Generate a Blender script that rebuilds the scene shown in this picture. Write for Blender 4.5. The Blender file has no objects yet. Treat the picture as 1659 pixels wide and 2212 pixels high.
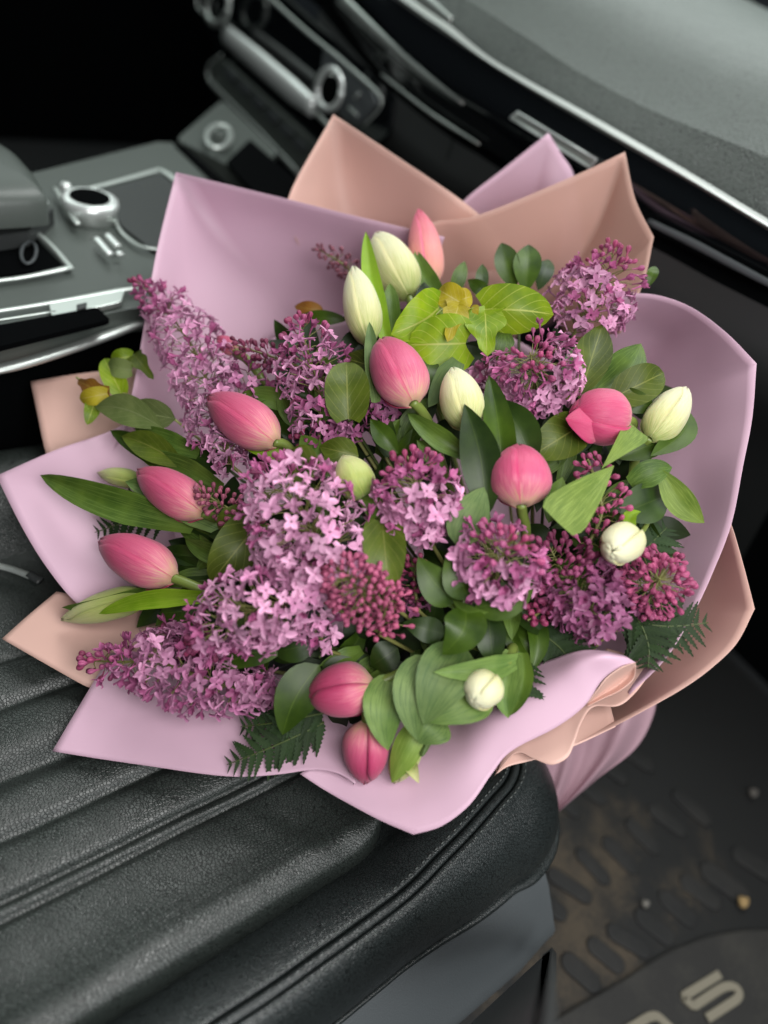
import bpy, math, random
from mathutils import Vector, Matrix, noise
sc = bpy.context.scene
COL = sc.collection
R = math.radians
# ------------------------------------------------------------------ camera
# frame: X = towards the bonnet, Y = towards the driver, Z = up (metres); the camera is at the open passenger door
CX = Vector((0.8076851, 0.23756738, -0.53963554))     # world X in camera axes
CY = Vector((-0.53711509, 0.67398504, -0.50719972))
CZ = Vector((0.24321218, 0.69950405, 0.6719687))
CAM = Vector((0, 0, .96))
ROT = Matrix((CX, CY, CZ))
cd = bpy.data.cameras.new("camera"); cam = bpy.data.objects.new("camera", cd); COL.objects.link(cam)
cam.matrix_world = Matrix.Translation(CAM) @ ROT.to_4x4()
cd.sensor_fit = 'VERTICAL'; cd.sensor_height = 36; cd.lens = 1500 / 2212 * 36
cd.clip_start = .02; cd.clip_end = 60
cd.dof.use_dof = True; cd.dof.focus_distance = .585; cd.dof.aperture_fstop = 1.85
sc.camera = cam
sc.render.resolution_x = 768; sc.render.resolution_y = 1024
# ------------------------------------------------------------------ light (daylight through the open door and the windscreen)
w = bpy.data.worlds.new("World"); sc.world = w; w.use_nodes = True
w.node_tree.nodes['Background'].inputs[0].default_value = (.75, .88, 1, 1)
w.node_tree.nodes['Background'].inputs[1].default_value = .018
def area(name, loc, to, sx, sy, e, col):
    l = bpy.data.lights.new(name, 'AREA'); l.shape = 'RECTANGLE'; l.size = sx; l.size_y = sy; l.energy = e; l.color = col
    o = bpy.data.objects.new(name, l); COL.objects.link(o); o.location = loc
    o.rotation_euler = (Vector(to) - Vector(loc)).to_track_quat('-Z', 'Y').to_euler(); return o
area("added_overhead_light", (.72, .78, 1.90), (.28, .30, .45), .9, .7, 18, (.97, 1, .98))  # overhead lamp added for leather sheen and key light; no glass roof is known
area("door_daylight", (.10, -.16, 1.17), (.24, .12, .42), .5, .38, 7, (1, .985, .97))
area("door_low_daylight", (.38, -.95, 1.28), (.25, .10, .38), 1.4, .7, 13, (.96, .99, 1))
area("windscreen_daylight", (1.38, .70, 1.22), (.88, .6, .8), 1.5, .5, 6, (.90, 1, .96))
area("driver_window_daylight", (.25, 2.35, 1.75), (.3, .6, .45), 2.0, 1.0, 9, (.88, 1, .95))
sc.view_settings.view_transform = 'Standard'; sc.view_settings.look = 'None'
sc.view_settings.exposure = 0; sc.view_settings.gamma = 1
# ------------------------------------------------------------------ placing helpers
F = 1500.
def ray(px, py):
    v = Vector(((px - 829.5) / F, -(py - 1106) / F, -1)); return ROT @ v
def U(px, py, d): return CAM + ray(px, py) * d
def on(ax, val, px, py):
    r = ray(px, py); return CAM + r * ((val - CAM[ax]) / r[ax])
def zpl(px, py): return .6 / (1 + .10 * (px - 830) / F + .28 * (py - 1080) / F)
def BQ(px, py, dz=0): return U(px, py, zpl(px, py) + dz)              # bouquet plane
def BF(px, py, dz=0):                                                   # domed flower heads
    r2 = ((px - 830) / 680) ** 2 + ((py - 1080) / 600) ** 2
    return U(px, py, zpl(px, py) + dz - .05 * (1 - min(1, r2)))
APEX = U(1150, 1545, .78)
def tocam(p): return (CAM - p).normalized()
# ------------------------------------------------------------------ mesh helpers
def link(name, me, parent=None, mat=None, loc=None):
    o = bpy.data.objects.new(name, me); COL.objects.link(o)
    if mat is not None and me is not None and not me.materials: me.materials.append(mat)
    if parent is not None: o.parent = parent
    if loc is not None: o.location = loc
    return o
def mesh(name, vs, fs, uvs=None, smooth=True):
    me = bpy.data.meshes.new(name); me.from_pydata([tuple(v) for v in vs], [], fs)
    if uvs:
        ul = me.uv_layers.new(name='UVMap')
        for lp in me.loops: ul.data[lp.index].uv = uvs[lp.vertex_index]
    if smooth: me.polygons.foreach_set('use_smooth', [True] * len(me.polygons))
    me.update(); return me
def tag(o, label=None, cat=None, group=None, kind=None):
    if label: o['label'] = label
    if cat: o['category'] = cat
    if group: o['group'] = group
    if kind: o['kind'] = kind
    return o
def empty(name, loc, label, cat, group=None):
    o = bpy.data.objects.new(name, None); COL.objects.link(o); o.location = loc; o.empty_display_size = .01
    return tag(o, label, cat, group)
class MB:
    def __init__(s): s.v = []; s.f = []; s.uv = []
    def grid(s, P, uv=None, close=False):
        n = len(P); m = len(P[0]); b = len(s.v)
        for i in range(n):
            for j in range(m):
                s.v.append(P[i][j]); s.uv.append(uv[i][j] if uv else (i / (n - 1), j / max(1, m - 1)))
        for i in range(n - 1):
            for j in range(m if close else m - 1):
                k = (j + 1) % m
                s.f.append((b + i * m + j, b + (i + 1) * m + j, b + (i + 1) * m + k, b + i * m + k))
        return b
    def tube(s, pts, rad, seg=8, cap=True, flat=1.0, up=None):
        pts = [Vector(p) for p in pts]; n = len(pts)
        if not hasattr(rad, '__len__'): rad = [rad] * n
        P = []; prev = None
        for i, p in enumerate(pts):
            t = (pts[min(i + 1, n - 1)] - pts[max(i - 1, 0)]).normalized()
            ref = Vector(up) if up is not None else (prev if prev is not None else (Vector((0, 0, 1)) if abs(t.z) < .9 else Vector((1, 0, 0))))
            a = (ref - t * ref.dot(t)).normalized(); prev = a; bb = t.cross(a)
            P.append([p + (a * math.cos(2 * math.pi * k / seg) * flat + bb * math.sin(2 * math.pi * k / seg)) * rad[i] for k in range(seg)])
        b = s.grid(P, close=True)
        if cap:
            s.f.append(tuple(b + k for k in range(seg))); s.f.append(tuple(b + (n - 1) * seg + k for k in reversed(range(seg))))
    def box(s, M, x, y, z):
        b = len(s.v)
        for dx in (-1, 1):
            for dy in (-1, 1):
                for dz in (-1, 1): s.v.append(M @ Vector((dx * x / 2, dy * y / 2, dz * z / 2))); s.uv.append((0, 0))
        for f in ((0, 1, 3, 2), (4, 6, 7, 5), (0, 4, 5, 1), (2, 3, 7, 6), (0, 2, 6, 4), (1, 5, 7, 3)): s.f.append(tuple(b + i for i in f))
    def build(s, name, mat, parent=None, smooth=True, org=None):
        if org is None: org = parent.location if parent is not None else Vector((0, 0, 0))
        vs = [Vector(v) - org for v in s.v]
        return link(name, mesh(name, vs, s.f, s.uv, smooth), parent, mat)
def crs(P, u):                                     # Catmull-Rom through tuples of Vectors (corner flags split tangents)
    n = len(P); i = min(int(u), n - 2); t = u - i
    p = [q[0] for q in P]; c = [q[1] for q in P]
    a, b = p[i], p[i + 1]
    m0 = (b - a) if (i == 0 or c[i]) else (b - p[i - 1]) * .5
    m1 = (b - a) if (i + 2 >= n or c[i + 1]) else (p[i + 2] - a) * .5
    L = (b - a).length
    if m0.length > 1.6 * L and L > 0: m0 = m0 * (1.6 * L / m0.length)
    if m1.length > 1.6 * L and L > 0: m1 = m1 * (1.6 * L / m1.length)
    t2, t3 = t * t, t * t * t
    return a * (2 * t3 - 3 * t2 + 1) + m0 * (t3 - 2 * t2 + t) + b * (-2 * t3 + 3 * t2) + m1 * (t3 - t2)
def rail(pts, sub): 
    n = len(pts); return [crs(pts, k / sub) for k in range((n - 1) * sub + 1)]
def loft(rails, sub=6, across=6):
    RR = [rail(r, sub) for r in rails]; m = len(RR[0]); G = []
    for a in range((len(RR) - 1) * across + 1):
        G.append([crs([(RR[k][j], False) for k in range(len(RR))], a / across) for j in range(m)])
    return G
def curve(pts, n):
    P = [(Vector(p), False) for p in pts]
    return [crs(P, (len(P) - 1) * i / n) for i in range(n + 1)]
def join_solid(o, th, off=-1):
    m = o.modifiers.new('thick', 'SOLIDIFY'); m.thickness = th; m.offset = off; return o
# ------------------------------------------------------------------ materials
def mat(name, col, rough=.5, metal=0, spec=.5, coat=0):
    m = bpy.data.materials.new(name); m.use_nodes = True; b = m.node_tree.nodes['Principled BSDF']
    b.inputs['Base Color'].default_value = (*col, 1); b.inputs['Roughness'].default_value = rough
    b.inputs['Metallic'].default_value = metal; b.inputs['Specular IOR Level'].default_value = spec
    b.inputs['Coat Weight'].default_value = coat; return m
def N(m, t, **k):
    n = m.node_tree.nodes.new(t)
    for a, v in k.items():
        if a.startswith('i_'): n.inputs[a[2:].replace('_', ' ')].default_value = v
        else: setattr(n, a, v)
    return n
def L(m, a, b): m.node_tree.links.new(a, b)
def ramp(m, fac, stops):
    n = N(m, 'ShaderNodeValToRGB'); e = n.color_ramp.elements
    while len(e) < len(stops): e.new(.5)
    for k, (p, c) in enumerate(stops): e[k].position = p; e[k].color = (*c, 1)
    L(m, fac, n.inputs[0]); return n.outputs[0]
def mixc(m, f, a, b, mode='MIX'):
    n = N(m, 'ShaderNodeMix', data_type='RGBA', blend_type=mode)
    for s, v in ((n.inputs[0], f), (n.inputs[6], a), (n.inputs[7], b)):
        if hasattr(v, 'links'): L(m, v, s)
        else: s.default_value = v if not isinstance(v, tuple) else ((*v, 1) if len(v) == 3 else v)
    return n.outputs[2]
def mth(m, op, a, b=None, c=None):
    n = N(m, 'ShaderNodeMath', operation=op)
    for k, v in enumerate((a, b, c)):
        if v is None: continue
        if hasattr(v, 'links'): L(m, v, n.inputs[k])
        else: n.inputs[k].default_value = v
    return n.outputs[0]
def bump(m, h, st, dist=.001):
    n = N(m, 'ShaderNodeBump'); n.inputs['Strength'].default_value = st; n.inputs['Distance'].default_value = dist
    L(m, h, n.inputs['Height']); b = m.node_tree.nodes['Principled BSDF']; L(m, n.outputs[0], b.inputs['Normal']); return n
def tex(m, kind, scale, co='Object', vscale=None, **k):
    tc = N(m, 'ShaderNodeTexCoord'); src = tc.outputs[co]
    if vscale:
        mp = N(m, 'ShaderNodeMapping'); mp.inputs['Scale'].default_value = vscale; L(m, src, mp.inputs[0]); src = mp.outputs[0]
    n = N(m, kind, **k); n.inputs['Scale'].default_value = scale; L(m, src, n.inputs['Vector']); return n
def translucent(m, colsock, f):
    b = m.node_tree.nodes['Principled BSDF']; out = m.node_tree.nodes['Material Output']
    t = N(m, 'ShaderNodeBsdfTranslucent'); x = N(m, 'ShaderNodeMixShader'); x.inputs[0].default_value = f
    L(m, colsock, b.inputs['Base Color']); L(m, colsock, t.inputs[0]); L(m, b.outputs[0], x.inputs[1]); L(m, t.outputs[0], x.inputs[2]); L(m, x.outputs[0], out.inputs[0])
def leafmat(name, dark, lite, vein, kind, rough=.38, tr=.22):
    m = mat(name, lite, rough, 0, .36)
    tc = N(m, 'ShaderNodeTexCoord'); sp = N(m, 'ShaderNodeSeparateXYZ'); L(m, tc.outputs['UV'], sp.inputs[0])
    s = mth(m, 'ABSOLUTE', mth(m, 'SUBTRACT', sp.outputs[1], .5)); t = sp.outputs[0]
    ns = tex(m, 'ShaderNodeTexNoise', 45, 'Object'); ns.inputs['Detail'].default_value = 3
    base = ramp(m, ns.outputs[0], [(.3, dark), (.7, lite)])
    oi = N(m, 'ShaderNodeObjectInfo')
    hs = N(m, 'ShaderNodeHueSaturation'); L(m, base, hs.inputs['Color'])
    L(m, mth(m, 'ADD', mth(m, 'MULTIPLY', oi.outputs['Random'], .5), .75), hs.inputs['Value'])
    base = hs.outputs[0]
    if kind == 'net':        # branching veins
        a = mth(m, 'FRACT', mth(m, 'SUBTRACT', mth(m, 'MULTIPLY', t, 5.5), mth(m, 'MULTIPLY', s, 5)))
        v = mth(m, 'LESS_THAN', mth(m, 'ABSOLUTE', mth(m, 'SUBTRACT', a, .5)), .045)
        mid = mth(m, 'LESS_THAN', s, .018); v = mth(m, 'MAXIMUM', mth(m, 'MULTIPLY', v, .55), mid)
        nn = tex(m, 'ShaderNodeTexVoronoi', 300, 'Object', feature='DISTANCE_TO_EDGE')
        bump(m, mth(m, 'SUBTRACT', nn.outputs[0], v), .35, .0004)
    elif kind == 'para':     # parallel veins
        nn = tex(m, 'ShaderNodeTexNoise', 1, 'UV', vscale=(3, 34, 1)); nn.inputs['Detail'].default_value = 2
        v = mth(m, 'MULTIPLY', mth(m, 'SMOOTH_MIN', 1, mth(m, 'MAXIMUM', 0, mth(m, 'MULTIPLY', mth(m, 'SUBTRACT', nn.outputs[0], .50), 8))), .85)
        bump(m, nn.outputs[0], .4, .0006)
    else:
        v = mth(m, 'MULTIPLY', mth(m, 'LESS_THAN', s, .014), .5)
        nn = tex(m, 'ShaderNodeTexNoise', 1, 'UV', vscale=(2, 40, 1))
        bump(m, nn.outputs[0], .25, .0005)
    translucent(m, mixc(m, v, base, vein), tr); return m
LM = {
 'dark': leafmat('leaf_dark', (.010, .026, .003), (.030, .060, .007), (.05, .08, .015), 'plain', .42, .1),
 'deep': leafmat('leaf_painted_shade', (.006, .015, .003), (.016, .034, .005), (.02, .04, .008), 'plain', .5, .05),  # filler leaf green taken near black to paint the shade between the flowers
 'ruscus': leafmat('leaf_ruscus', (.020, .046, .004), (.060, .110, .009), (.10, .16, .02), 'plain', .4),
 'mid': leafmat('leaf_mid', (.040, .085, .010), (.100, .165, .020), (.13, .21, .04), 'para', .45),
 'lite': leafmat('leaf_light', (.13, .22, .03), (.23, .33, .055), (.28, .38, .08), 'para', .48, .3),
 'pale': leafmat('leaf_pale', (.12, .22, .04), (.23, .34, .085), (.07, .14, .03), 'para', .5, .25),
 'glau': leafmat('leaf_glaucous', (.075, .13, .03), (.15, .22, .065), (.04, .09, .02), 'para', .55, .15),
 'lime': leafmat('leaf_lime', (.14, .25, .008), (.30, .42, .012), (.44, .50, .09), 'net', .42, .35),
 'bright': leafmat('leaf_bright', (.17, .32, .008), (.27, .43, .02), (.30, .44, .04), 'para', .45, .35),
 'olive': leafmat('leaf_olive', (.045, .068, .006), (.10, .135, .012), (.16, .18, .035), 'net', .45),
 'brown': leafmat('leaf_bronze', (.16, .05, .012), (.30, .14, .02), (.36, .24, .05), 'net', .45),
 'yellow': leafmat('leaf_yellow', (.34, .26, .015), (.50, .42, .022), (.52, .44, .11), 'net', .45, .3),
 'dusty': leafmat('leaf_dusty', (.08, .115, .03), (.15, .19, .06), (.19, .23, .09), 'net', .55),
 'fern': leafmat('leaf_fern', (.006, .020, .003), (.018, .046, .007), (.03, .06, .012), 'net', .6, .12),
}
def petalmat(name, stops, vein, rough=.42):
    m = mat(name, stops[0][1], rough, 0, .35)
    tc = N(m, 'ShaderNodeTexCoord'); sp = N(m, 'ShaderNodeSeparateXYZ'); L(m, tc.outputs['UV'], sp.inputs[0])
    nn = tex(m, 'ShaderNodeTexNoise', 1, 'UV', vscale=(4, 55, 1)); nn.inputs['Detail'].default_value = 4
    ob = tex(m, 'ShaderNodeTexNoise', 60, 'Object')
    t = mth(m, 'ADD', sp.outputs[0], mth(m, 'MULTIPLY', mth(m, 'SUBTRACT', nn.outputs[0], .5), .75))
    c = ramp(m, t, stops); s = mth(m, 'ABSOLUTE', mth(m, 'SUBTRACT', sp.outputs[1], .5))
    f = mth(m, 'MULTIPLY', mth(m, 'POWER', mth(m, 'MULTIPLY', s, 2), 9), .95)  # petal edges darkened to paint the shade line along the seams
    c = mixc(m, f, c, vein)
    c = mixc(m, mth(m, 'MULTIPLY', ob.outputs[0], .25), c, vein)
    bump(m, nn.outputs[0], .6, .0009)
    b = m.node_tree.nodes['Principled BSDF']; b.inputs['Subsurface Weight'].default_value = .15; b.inputs['Subsurface Radius'].default_value = (.01, .004, .004); b.inputs['Subsurface Scale'].default_value = .5
    b.inputs['Sheen Weight'].default_value = .15
    translucent(m, c, .08); return m
PM = {
 'pink': petalmat('petal_pink', [(0, (.62, .45, .24)), (.09, (.70, .28, .29)), (.3, (.60, .11, .21)), (.7, (.50, .055, .145)), (1, (.40, .025, .095))], (.44, .025, .11)),
 'peach': petalmat('petal_peach', [(0, (.50, .38, .20)), (.15, (.78, .34, .26)), (.5, (.76, .24, .24)), (1, (.70, .08, .17))], (.60, .07, .19)),
 'cream': petalmat('petal_cream', [(0, (.28, .36, .08)), (.2, (.56, .56, .24)), (.45, (.72, .68, .40)), (1, (.82, .78, .55))], (.58, .53, .25)),
 'green': petalmat('petal_green', [(0, (.18, .29, .05)), (.25, (.36, .42, .11)), (.6, (.50, .52, .20)), (1, (.66, .60, .32))], (.34, .38, .09)),
}
M = {}
M['stem'] = mat('stem_green', (.15, .20, .04), .4); M['stemd'] = mat('stem_dark', (.05, .075, .015), .5); M['twig'] = mat('lilac_twig', (.17, .17, .05), .5); M['vine'] = mat('vine_stem', (.38, .42, .14), .5)
def lilacmat(name, bud):
    m = mat(name, (1, 1, 1), .5, 0, .3); oi = N(m, 'ShaderNodeObjectInfo')
    tc = N(m, 'ShaderNodeTexCoord'); sp = N(m, 'ShaderNodeSeparateXYZ'); L(m, tc.outputs['UV'], sp.inputs[0])
    s = mth(m, 'ABSOLUTE', mth(m, 'SUBTRACT', sp.outputs[1], .5))
    hs = N(m, 'ShaderNodeHueSaturation'); L(m, oi.outputs['Color'], hs.inputs['Color'])
    hs.inputs['Value'].default_value = .72 if not bud else .6; hs.inputs['Saturation'].default_value = 1.1
    f = mth(m, 'MULTIPLY', mth(m, 'SUBTRACT', 1, mth(m, 'MULTIPLY', s, 3)), .7) if not bud else mth(m, 'LESS_THAN', s, .1)
    c = mixc(m, f, oi.outputs['Color'], hs.outputs[0]); translucent(m, c, .1); return m
M['floret'] = lilacmat('lilac_floret', False); M['bud'] = lilacmat('lilac_bud', True)
def papermat(name, col, col2, tr):
    m = mat(name, col, .48, 0, .3); nn = tex(m, 'ShaderNodeTexNoise', 9); nn.inputs['Detail'].default_value = 3
    fn = tex(m, 'ShaderNodeTexNoise', 420); bump(m, fn.outputs[0], .06, .0004)
    translucent(m, ramp(m, nn.outputs[0], [(.35, col), (.65, col2)]), tr); return m
M['lilac'] = papermat('paper_lilac', (.63, .415, .525), (.66, .435, .55), .12)
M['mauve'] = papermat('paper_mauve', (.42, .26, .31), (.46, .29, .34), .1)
M['salmon'] = papermat('paper_salmon', (.66, .42, .36), (.69, .445, .38), .12)
M['sheer'] = papermat('paper_sheer_salmon', (.68, .42, .35), (.70, .44, .37), .14)
m = M['sheer']; o_ = m.node_tree.nodes['Material Output']; src = o_.inputs[0].links[0].from_socket; x_ = N(m, 'ShaderNodeMixShader'); x_.inputs[0].default_value = .22; L(m, src, x_.inputs[1]); L(m, N(m, 'ShaderNodeBsdfTransparent').outputs[0], x_.inputs[2]); L(m, x_.outputs[0], o_.inputs[0])
def leather(name, col, rough, sc_, st, mot=1):
    m = mat(name, col, rough, 0, .5)
    a = tex(m, 'ShaderNodeTexVoronoi', sc_, feature='DISTANCE_TO_EDGE'); a.inputs['Randomness'].default_value = 1
    wn = tex(m, 'ShaderNodeTexNoise', sc_ * .35); wn.inputs['Detail'].default_value = 2
    mp = N(m, 'ShaderNodeVectorMath', operation='ADD'); sc2 = N(m, 'ShaderNodeVectorMath', operation='SCALE'); sc2.inputs[3].default_value = .0012
    tc = N(m, 'ShaderNodeTexCoord'); L(m, wn.outputs['Color'], sc2.inputs[0]); L(m, tc.outputs['Object'], mp.inputs[0]); L(m, sc2.outputs[0], mp.inputs[1]); L(m, mp.outputs[0], a.inputs['Vector'])
    h = ramp(m, a.outputs[0], [(0, (0, 0, 0)), (.16, (1, 1, 1))])
    big = tex(m, 'ShaderNodeTexNoise', 28); big.inputs['Detail'].default_value = 3
    bump(m, mth(m, 'ADD', h, mth(m, 'MULTIPLY', big.outputs[0], .8 * mot)), st, .0009)
    L(m, mixc(m, h, tuple(c * .3 for c in col), tuple(c * 1.1 for c in col)), m.node_tree.nodes['Principled BSDF'].inputs['Base Color'])
    L(m, ramp(m, big.outputs[0], [(.3, (rough - .06 * mot,) * 3), (.7, (rough + .07 * mot,) * 3)]), m.node_tree.nodes['Principled BSDF'].inputs['Roughness'])
    return m
M['leather'] = leather('black_leather', (.024, .030, .027), .38, 380, .28)
M['leather2'] = leather('bolster_leather', (.020, .025, .025), .33, 400, .3)
M['dash'] = leather('dash_skin', (.070, .083, .075), .50, 300, .6, .2)
def grainy(name, col, rough, s, st):
    m = mat(name, col, rough); n = tex(m, 'ShaderNodeTexNoise', s); n.inputs['Detail'].default_value = 4; bump(m, n.outputs[0], st, .0006); return m
M['plastic'] = grainy('grey_plastic', (.072, .081, .086), .5, 700, .5)
M['plasticd'] = grainy('dark_plastic', (.03, .033, .033), .5, 700, .4)
M['console'] = grainy('console_plastic', (.07, .082, .074), .42, 500, .3)
M['gloss'] = mat('piano_black', (.004, .005, .006), .08, 0, .5, .5)
M['line'] = mat('brushed_trim', (.42, .44, .42), .42, .7)
M['black'] = mat('black_and_shade', (.001, .0013, .0016), 1, 0, .05)  # plain black parts, and the painted-in darkness of cabin and hollows
M['chrome'] = mat('chrome', (.92, .96, .94), .30, .6)
M['satin'] = mat('satin_metal', (.62, .66, .63), .38, .8)
M['thread'] = mat('stitch_thread', (.085, .095, .09), .55)
M['carpet'] = grainy('carpet', (.008, .009, .010), .95, 900, .8)
M['letter'] = grainy('mat_lettering', (.20, .18, .135), .75, 200, .8)
def rubber(name, a, b, lo, hi, spot=None):
    m = mat(name, a, .65); n = tex(m, 'ShaderNodeTexNoise', 14); n.inputs['Detail'].default_value = 6
    n2 = tex(m, 'ShaderNodeTexNoise', 160); n2.inputs['Detail'].default_value = 4
    v = mth(m, 'ADD', mth(m, 'MULTIPLY', n.outputs[0], .7), mth(m, 'MULTIPLY', n2.outputs[0], .3))
    if spot:
        g = N(m, 'ShaderNodeNewGeometry'); dd = N(m, 'ShaderNodeVectorMath', operation='DISTANCE'); L(m, g.outputs['Position'], dd.inputs[0]); dd.inputs[1].default_value = spot
        v = mth(m, 'SUBTRACT', v, mth(m, 'MULTIPLY', mth(m, 'MAXIMUM', 0, mth(m, 'SUBTRACT', dd.outputs['Value'], .10)), 1.1))
    L(m, ramp(m, v, [(lo, a), (hi, b)]), m.node_tree.nodes['Principled BSDF'].inputs['Base Color']); bump(m, n2.outputs[0], .5, .001); return m
M['rubber'] = rubber('dusty_rubber', (.015, .014, .013), (.028, .026, .022), .45, .6)
M['ribr'] = rubber('rib_rubber', (.006, .006, .006), (.014, .013, .012), .45, .6)
M['mud'] = rubber('muddy_rubber', (.004, .004, .004), (.055, .040, .024), .40, .60, (.58, .0, 0))
# ================================================================== SETTING
fl = MB(); fl.grid([[Vector((x, y, 0)) for y in (-1.2, 3.2)] for x in (-1.5, 3.0)])
tag(fl.build('floor', M['carpet']), kind='structure')
def plate_world(mb, pts, nrm, th):
    b = len(mb.v); n = len(pts); nrm = Vector(nrm)
    for p in pts: mb.v.append(p); mb.uv.append((0, 0))
    for p in pts: mb.v.append(p + nrm * th); mb.uv.append((0, 0))
    mb.f.append(tuple(range(b, b + n))); mb.f.append(tuple(reversed(range(b + n, b + 2 * n))))
    for i in range(n): j = (i + 1) % n; mb.f.append((b + i, b + n + i, b + n + j, b + j))
def roundpoly(pts, r=.25, k=4):
    out = []; n = len(pts)
    for i in range(n):
        p0, p, p1 = pts[i - 1], pts[i], pts[(i + 1) % n]
        a = p + (p0 - p) * r; b = p + (p1 - p) * r
        for q in range(k + 1): t = q / k; out.append(a * (1 - t) ** 2 + p * 2 * t * (1 - t) + b * t * t)
    return out
def plate(name, px, ax, val, th, mt, parent, r=0, bev=.001, bulge=0):
    pts = [on(ax, val, *p) for p in px]
    if r: pts = roundpoly(pts, r)
    nrm = Vector((0, 0, 0)); nrm[ax] = -1 if ax == 2 else 1
    mb = MB(); plate_world(mb, pts, nrm, th); o = mb.build(name, mt, parent, smooth=False)
    if bev: m = o.modifiers.new('b', 'BEVEL'); m.width = bev; m.segments = 2; m.limit_method = 'ANGLE'
    return o
def barpx(name, px, ax, val, wpx, mt, parent, flat=.5, seg=12, n=None):
    P = [(on(ax, val, *p[:2]), len(p) > 2) for p in px]; sub = n or 6; pts = rail(P, sub)
    W = wpx if hasattr(wpx, '__len__') else [wpx] * len(px); rad = []
    for k, p in enumerate(pts):
        u = k / sub; i = min(int(u), len(W) - 2); ww = W[i] * (1 - u + i) + W[i + 1] * (u - i)
        rad.append(ww * (ROT.transposed() @ (p - CAM)).z * -1 / F / 2)
    up = Vector((0, 0, 0)); up[ax] = 1
    mb = MB(); mb.tube(pts, rad, seg, True, flat, up); return mb.build(name, mt, parent)
def boxobj(name, lo, hi, mt, parent, bev=.004):
    mb = MB(); c = (Vector(lo) + Vector(hi)) / 2; d = Vector(hi) - Vector(lo); mb.box(Matrix.Translation(c), *d)
    o = mb.build(name, mt, parent, smooth=False)
    if bev: m = o.modifiers.new('b', 'BEVEL'); m.width = bev; m.segments = 3
    return o
# bulkhead and far side of the cabin; near-black colour stands in for the darkness
bw = boxobj('bulkhead', (1.25, -.9, 0), (1.3, 3, .62), M['black'], None, 0); tag(bw, kind='structure')
bw = boxobj('cabin_wall', (-.4, 2.6, 0), (1.6, 2.65, .8), M['black'], None, 0); tag(bw, kind='structure')
# ------------------------------------------------------------------ passenger seat
seat = empty('car_seat', (.1, .3, 0), "black leather passenger seat cushion with stitched bolster the bouquet leans on", "car seat")
def sm(a, b, x): t = max(0, min(1, (x - a) / (b - a))); return t * t * (3 - 2 * t)
def insert_z(x, y):
    z = .366
    z += .012 * math.exp(-((y - .128) / .020) ** 2)
    for c, d, wd in ((.1975, .006, .003), (.2100, .006, .003), (.254, .004, .005), (.304, .010, .012), (.366, .004, .006), (.412, .003, .004)):
        z -= d * math.exp(-((y - c) / wd) ** 2)
    for a, b, h in ((.2125, .254, .004), (.254, .304, .005), (.304, .366, .007), (.366, .412, .003), (.14, .1955, .003)):
        if a < y < b: z += h * math.sin(math.pi * (y - a) / (b - a)) ** .8
    z += .004 * math.sin(x * 9 + 1) * math.sin(y * 14) + .0022 * noise.noise(Vector((x * 14, y * 22, 1))) + .0012 * noise.noise(Vector((x * 50 + y * 30, y * 26, 5)))
    e = y - .1045 - .10 * max(0, (x - .21) / .09) ** 3
    z -= .02 * (1 - sm(0, .012, e)) ** 2 if e < .012 else 0
    z -= .03 * sm(.30, .40, x)
    if e < 0: z = z - .02
    return z
G = []
for i in range(190):
    x = -.36 + .74 * i / 189
    G.append([Vector((x, .1 + .44 * (j / 219), insert_z(x, .1 + .44 * (j / 219)))) for j in range(220)])
mb = MB(); mb.grid(G); mb.build('seat_insert', M['leather'], seat)
path = [(-.4, .066), (-.2, .066), (0, .066), (.14, .066), (.217, .068), (.286, .078), (.351, .092), (.380, .099), (.398, .112), (.404, .135), (.406, .17), (.407, .25), (.407, .4), (.405, .52), (.40, .60)]
PP = curve([(a, b, 0) for a, b in path], 240)
def pnorm(i):
    t = (PP[min(i + 1, len(PP) - 1)] - PP[max(i - 1, 0)]).normalized(); return Vector((t.y, -t.x, 0))
def kk(p): return 1 + (.62 * sm(.22, .36, p.x) + .30 * sm(.34, .40, p.x)) * (1 - sm(.10, .15, p.y))
def swp(prof, name, mt, dz=0):
    G = []; 
    for i, p in enumerate(PP):
        n = pnorm(i); row = []
        for o, z in prof:
            wz = noise.noise(Vector((p.x * 18, p.y * 18, z * 10))) * .0016
            row.append(p + n * (o + (kk(p) - 1) * 1.75 * max(0, o - .017) + wz) + Vector((0, 0, z - .006 * sm(.33, .42, p.x))))
        G.append(row)
    mb = MB(); mb.grid(G); return mb.build(name, mt, seat)
def smoothprof(pr, k=5):
    P = [(Vector((a, b, 0)), False) for a, b in pr]; return [(v.x, v.y) for v in rail(P, k)]
swp(smoothprof([(-.060, .34), (-.043, .352), (-.034, .364), (-.022, .378), (-.010, .386), (-.002, .3885), (0, .3835)]), 'bolster_top', M['leather2'])
swp(smoothprof([(0, .3835), (.002, .3895), (.007, .3895), (.0085, .386)], 3), 'seam_band', M['leather2'])
swp(smoothprof([(.0085, .386), (.010, .3905), (.016, .389), (.025, .378), (.033, .357), (.038, .335), (.0395, .318), (.0385, .311)]), 'bolster_side', M['leather2'])
swp(smoothprof([(.0380, .312), (.0415, .3135), (.0430, .310), (.0420, .3065), (.0385, .3055)], 3), 'piping', M['leather2'])
swp(smoothprof([(.0385, .3055), (.0405, .302), (.0395, .292), (.032, .283), (.015, .28)]), 'lower_welt', M['leather2'])
mb = MB(); acc = 0
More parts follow.
